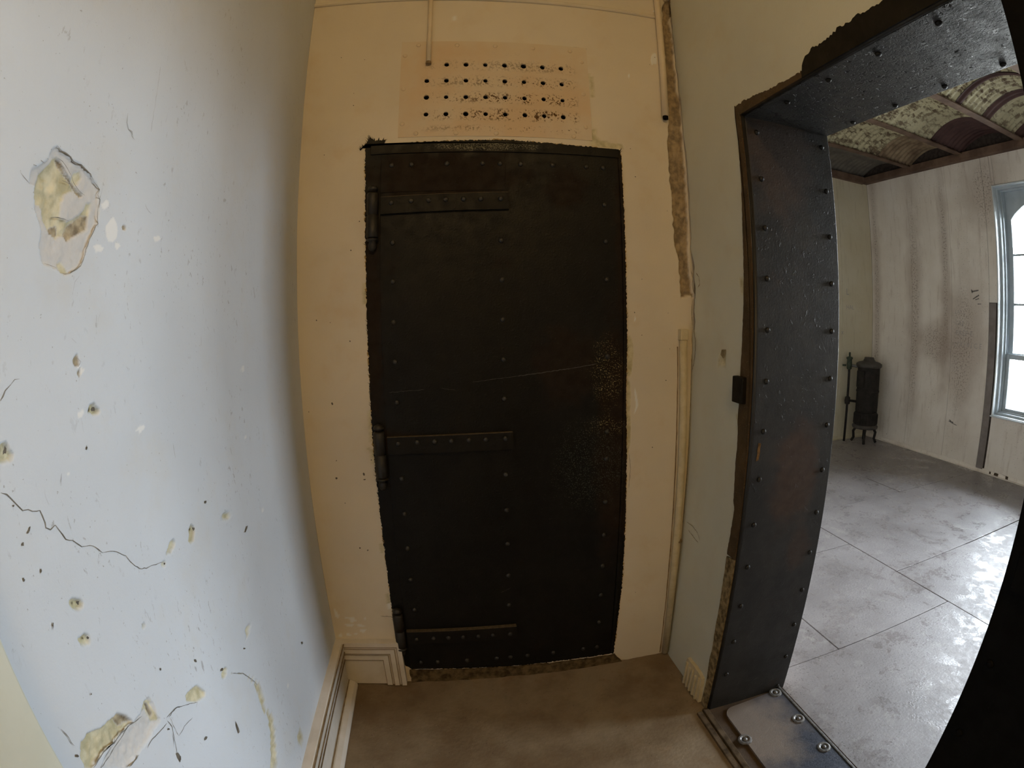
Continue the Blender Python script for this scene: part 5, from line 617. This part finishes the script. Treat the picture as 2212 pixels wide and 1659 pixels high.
for k in range(len(edges) - 1):
    y1, y0 = edges[k] - (.01 if k else 0), edges[k + 1] + .01
    if k == 0: vault(y0, y1, XB, 4.7, m_corr3, .10); continue
    xm = {1: 4.17, 2: 4.16, 3: 4.55}.get(k, 4.4); vault(y0, y1, XB, 2.6, m_corr); vault(y0, y1, 2.55, xm, m_corr, dz=.003); vault(y0, y1, xm - .04, 4.72, m_corr2 if k != 1 else m_corr4, dz=.006)
    if k == 3: vault(y0, y1, 3.56, 3.66, m_corr2, dz=-.004); vault(y0, y1, 3.98, 4.10, m_corr2, dz=-.004)
b = B(); b.box(XF - .075, XF + .02, YN, YF, 2.945, 3.016, .003); b.build('edge_channel', m_beam, cc)
b = B(); b.box(XB, XF - .08, YF - .055, YF + .02, 2.935, 3.016, .003); b.build('edge_channel', m_beam, cc)
B().box(XB - .3, XF + .4, YN - .3, YF + .3, 3.22, 3.3).build('light_stop_slab', m_hole, cc)  # unseen slab over the vaults, added to keep sky light out
# windows
def window(idx, y0, y1, label):
    w = empty('window_%d' % idx, (XF, (y0 + y1) / 2, WZ0), label, 'window', kind='structure'); ym = (y0 + y1) / 2
    def ringbox(b, x0, x1, a0, a1, c0, c1, t, bev=.002, tb=None):
        tb = t if tb is None else tb
        b.box(x0, x1, a0, a0 + t, c0, c1, bev); b.box(x0, x1, a1 - t, a1, c0, c1, bev); b.box(x0, x1, a0 + t, a1 - t, c1 - t, c1, bev); b.box(x0, x1, a0 + t, a1 - t, c0, c0 + tb, bev)
    b = B(); ringbox(b, XF - .016, XF + .36, y0, y1, WZ0, WZ1, .012); b.build('casing', m_win, w)
    b = B(); ringbox(b, XF + .05, XF + .34, y0 + .012, y1 - .012, WZ0 + .012, WZ1 - .012, .020); ringbox(b, XF + .10, XF + .12, y0 + .03, y1 - .03, WZ0 + .03, WZ1 - .03, .014); b.build('box_frame', m_sash, w)
    A0, A1 = y0 + .032, y1 - .032; zs = 1.105
    b = B(); x0, x1 = XF + .19, XF + .225
    b.box(x0, x1, A0, A0 + .052, zs - .02, WZ1 - .03, .003); b.box(x0, x1, A1 - .052, A1, zs - .02, WZ1 - .03, .003); b.box(x0, x1, A0 + .05, A1 - .05, zs - .022, zs + .022, .003)
    arc = [(A0 + .05 + (A1 - A0 - .10) * t_, 2.36 + .20 * math.sin(math.pi * t_) ** .8) for t_ in np.linspace(0, 1, 21)]
    b.prism([(A0 + .03, WZ1 - .03), (A1 - .03, WZ1 - .03)] + arc[::-1], lambda u, v, d: (d, u, v), x0 + .001, x1 - .001); up = b.build('upper_sash', m_sash, w)
    b = B()
    for z in (2.03, 1.575): b.box(x0 + .006, x1 - .006, A0 + .05, A1 - .05, z - .010, z + .010, .002)
    b.box(x0 + .006, x1 - .006, ym - .010, ym + .010, zs, 2.55, .002); b.build('muntin', m_sash, up)
    b = B(); x0, x1 = XF + .14, XF + .175; ringbox(b, x0, x1, A0, A1, WZ0 + .02, zs + .012, .045, .003, .05); b.box(x0 + .006, x1 - .006, ym - .01, ym + .01, WZ0 + .06, zs); lo = b.build('lower_sash', m_sash, w)
    for (ya, yb) in ((A0 + .045, ym - .008), (ym + .008, A1 - .045)):
        for za, zb in ((1.12, 1.57), (1.58, 2.025), (2.035, 2.60)): B().box(XF + .206, XF + .209, ya, yb, za, zb).build('pane', m_glass, up)
        B().box(XF + .156, XF + .159, ya, yb, WZ0 + .06, zs).build('pane', m_glass, lo)
    b = B(); b.box(XF - .035, XF + .14, y0 - .005, y1 + .005, WZ0 - .006, WZ0 + .006, .003); b.build('sill', m_win, w)
    for k in range(7):
        y = y0 + .09 + k * (y1 - y0 - .18) / 6; B().lathe((XF + .32, y, WZ0 + .02), [(.006, 0), (.006, WZ1 - WZ0 - .04)], 8).build('bar', m_win, w, True)
window(1, WY[0][0], WY[0][1], 'tall arched sash window in the far wall of the cell, white with daylight')
window(2, WY[1][0], WY[1][1], 'second sash window of the cell, hidden beyond the doorway edge')
# pencil marks
b = B(); fw = lambda u, v, d: (XF - .0012 - d, u, v)
for i, (w_, p) in enumerate([(.014, [(1.345, 1.675), (1.255, 1.69)]), (.012, [(1.345, 1.70), (1.335, 1.66)]), (.012, [(1.33, 1.605), (1.25, 1.645)]), (.010, [(1.30, 1.60), (1.25, 1.612)]), (.008, [(1.27, 1.56), (1.225, 1.563)]), (.006, [(1.56, .40), (1.50, .385), (1.44, .375)]), (.012, [(1.55, .415), (1.53, .40), (1.49, .392)])]): ribbon(b, p, w_, fw, .0004, i)
b.build('pencil_stroke', m_pencil, ww)
def text(word, loc, size, rot, parent):
    cu = bpy.data.curves.new('pencil_writing', 'FONT'); cu.body = word; cu.size = size; cu.extrude = .0002; cu.resolution_u = 2; cu.materials.append(m_pencil2); cu.offset = -.0008
    link('pencil_writing', cu, parent, loc, rot)
m_pencil2 = simple('faint_pencil', (.36, .33, .31), (.50, .47, .45), 50, .9, .1)
for wd, y, z, sz in (('LAS L', 1.555, 1.46, .055), ('CAE -', 1.55, 1.35, .06), ('PAEP E', 1.545, 1.25, .075), ('LOU IN C E', 1.56, 1.14, .07)): text(wd, (XF - .0016, y, z), sz, (math.pi / 2, 0, -math.pi / 2), ww)
for wd, x, z, sz in (('L', 4.28, 1.62, .10), ('HAL', 4.28, 1.46, .07), ('x', 4.20, 1.18, .08)): text(wd, (x, YF - .0014, z), sz, (math.pi / 2, 0, 0), wc)
# ---- stove in the cell's corner
sx, sy = 4.45, 2.56
st = empty('stove', (sx, sy, 0), 'dark upright cylindrical stove with a side pipe and valve in the corner of the cell', 'stove')
B().lathe((sx, sy, 0), [(.128, .34), (.134, .36), (.134, .56), (.140, .57), (.140, .585), (.134, .59), (.134, .84), (.13, .85)], 24).build('body', m_stove, st, True)
B().lathe((sx, sy, 0), [(.146, .835), (.156, .85), (.156, .875), (.128, .892), (.075, .905), (.062, .925), (.055, .945), (.001, .947)], 24).build('top', m_stovering, st, True)
b = B(); b.lathe((sx, sy, 0), [(.135, .20), (.140, .21), (.140, .335), (.128, .345)], 24)
for k in range(24):
    a = 2 * math.pi * k / 24; b.lathe((sx + .142 * math.cos(a), sy + .142 * math.sin(a), .215), [(.007, 0), (.007, .11)], 6)
fb = b.build('firebox', m_stove, st)
B().lathe((sx, sy, 0), [(.150, .165), (.158, .175), (.158, .19), (.145, .205), (.13, .21)], 24).build('base_ring', m_stovering, st, True)
for k in range(4):
    a = math.pi / 4 + math.pi / 2 * k; ca, sa = math.cos(a), math.sin(a)
    B().tube([(sx + .10 * ca, sy + .10 * sa, .175), (sx + .135 * ca, sy + .135 * sa, .12), (sx + .125 * ca, sy + .125 * sa, .05), (sx + .15 * ca, sy + .15 * sa, .008)], .016, 8).build('leg', m_stove, st, True)
B().box(sx - .155, sx - .11, sy - .06, sy + .05, .62, .80, .006).build('door', m_stove, st)
pb = B(); pb.tube([(4.255, 2.70, 0), (4.255, 2.70, .90)], .014, 8)
pv = pb.build('supply_pipe', m_stove, st, True)
def sub(o): o.parent = pv; return o
sub(B().lathe((4.255, 2.70, .86), [(.014, -.06), (.030, -.05), (.034, 0), (.030, .05), (.040, .06), (.040, .075), (.012, .085), (.012, .13)], 12).build('valve', m_brass, st, True))
sub(B().tube([(4.255, 2.70, .85), (4.33, 2.66, .84), (4.36, 2.63, .84)], .016, 8).build('branch', m_ring, st, True))
sub(B().tube([(4.235, 2.735, .845), (4.20, 2.76, .845)], .010, 8).build('spout', m_brass, st, True))
sub(B().lathe((4.255, 2.70, .46), [(.016, -.045), (.032, -.035), (.036, 0), (.032, .035), (.016, .045)], 12).build('union', m_stove, st, True))
sub(B().tube([(4.255, 2.70, .46), (4.36, 2.64, .45)], .014, 8).build('branch', m_stove, st, True))
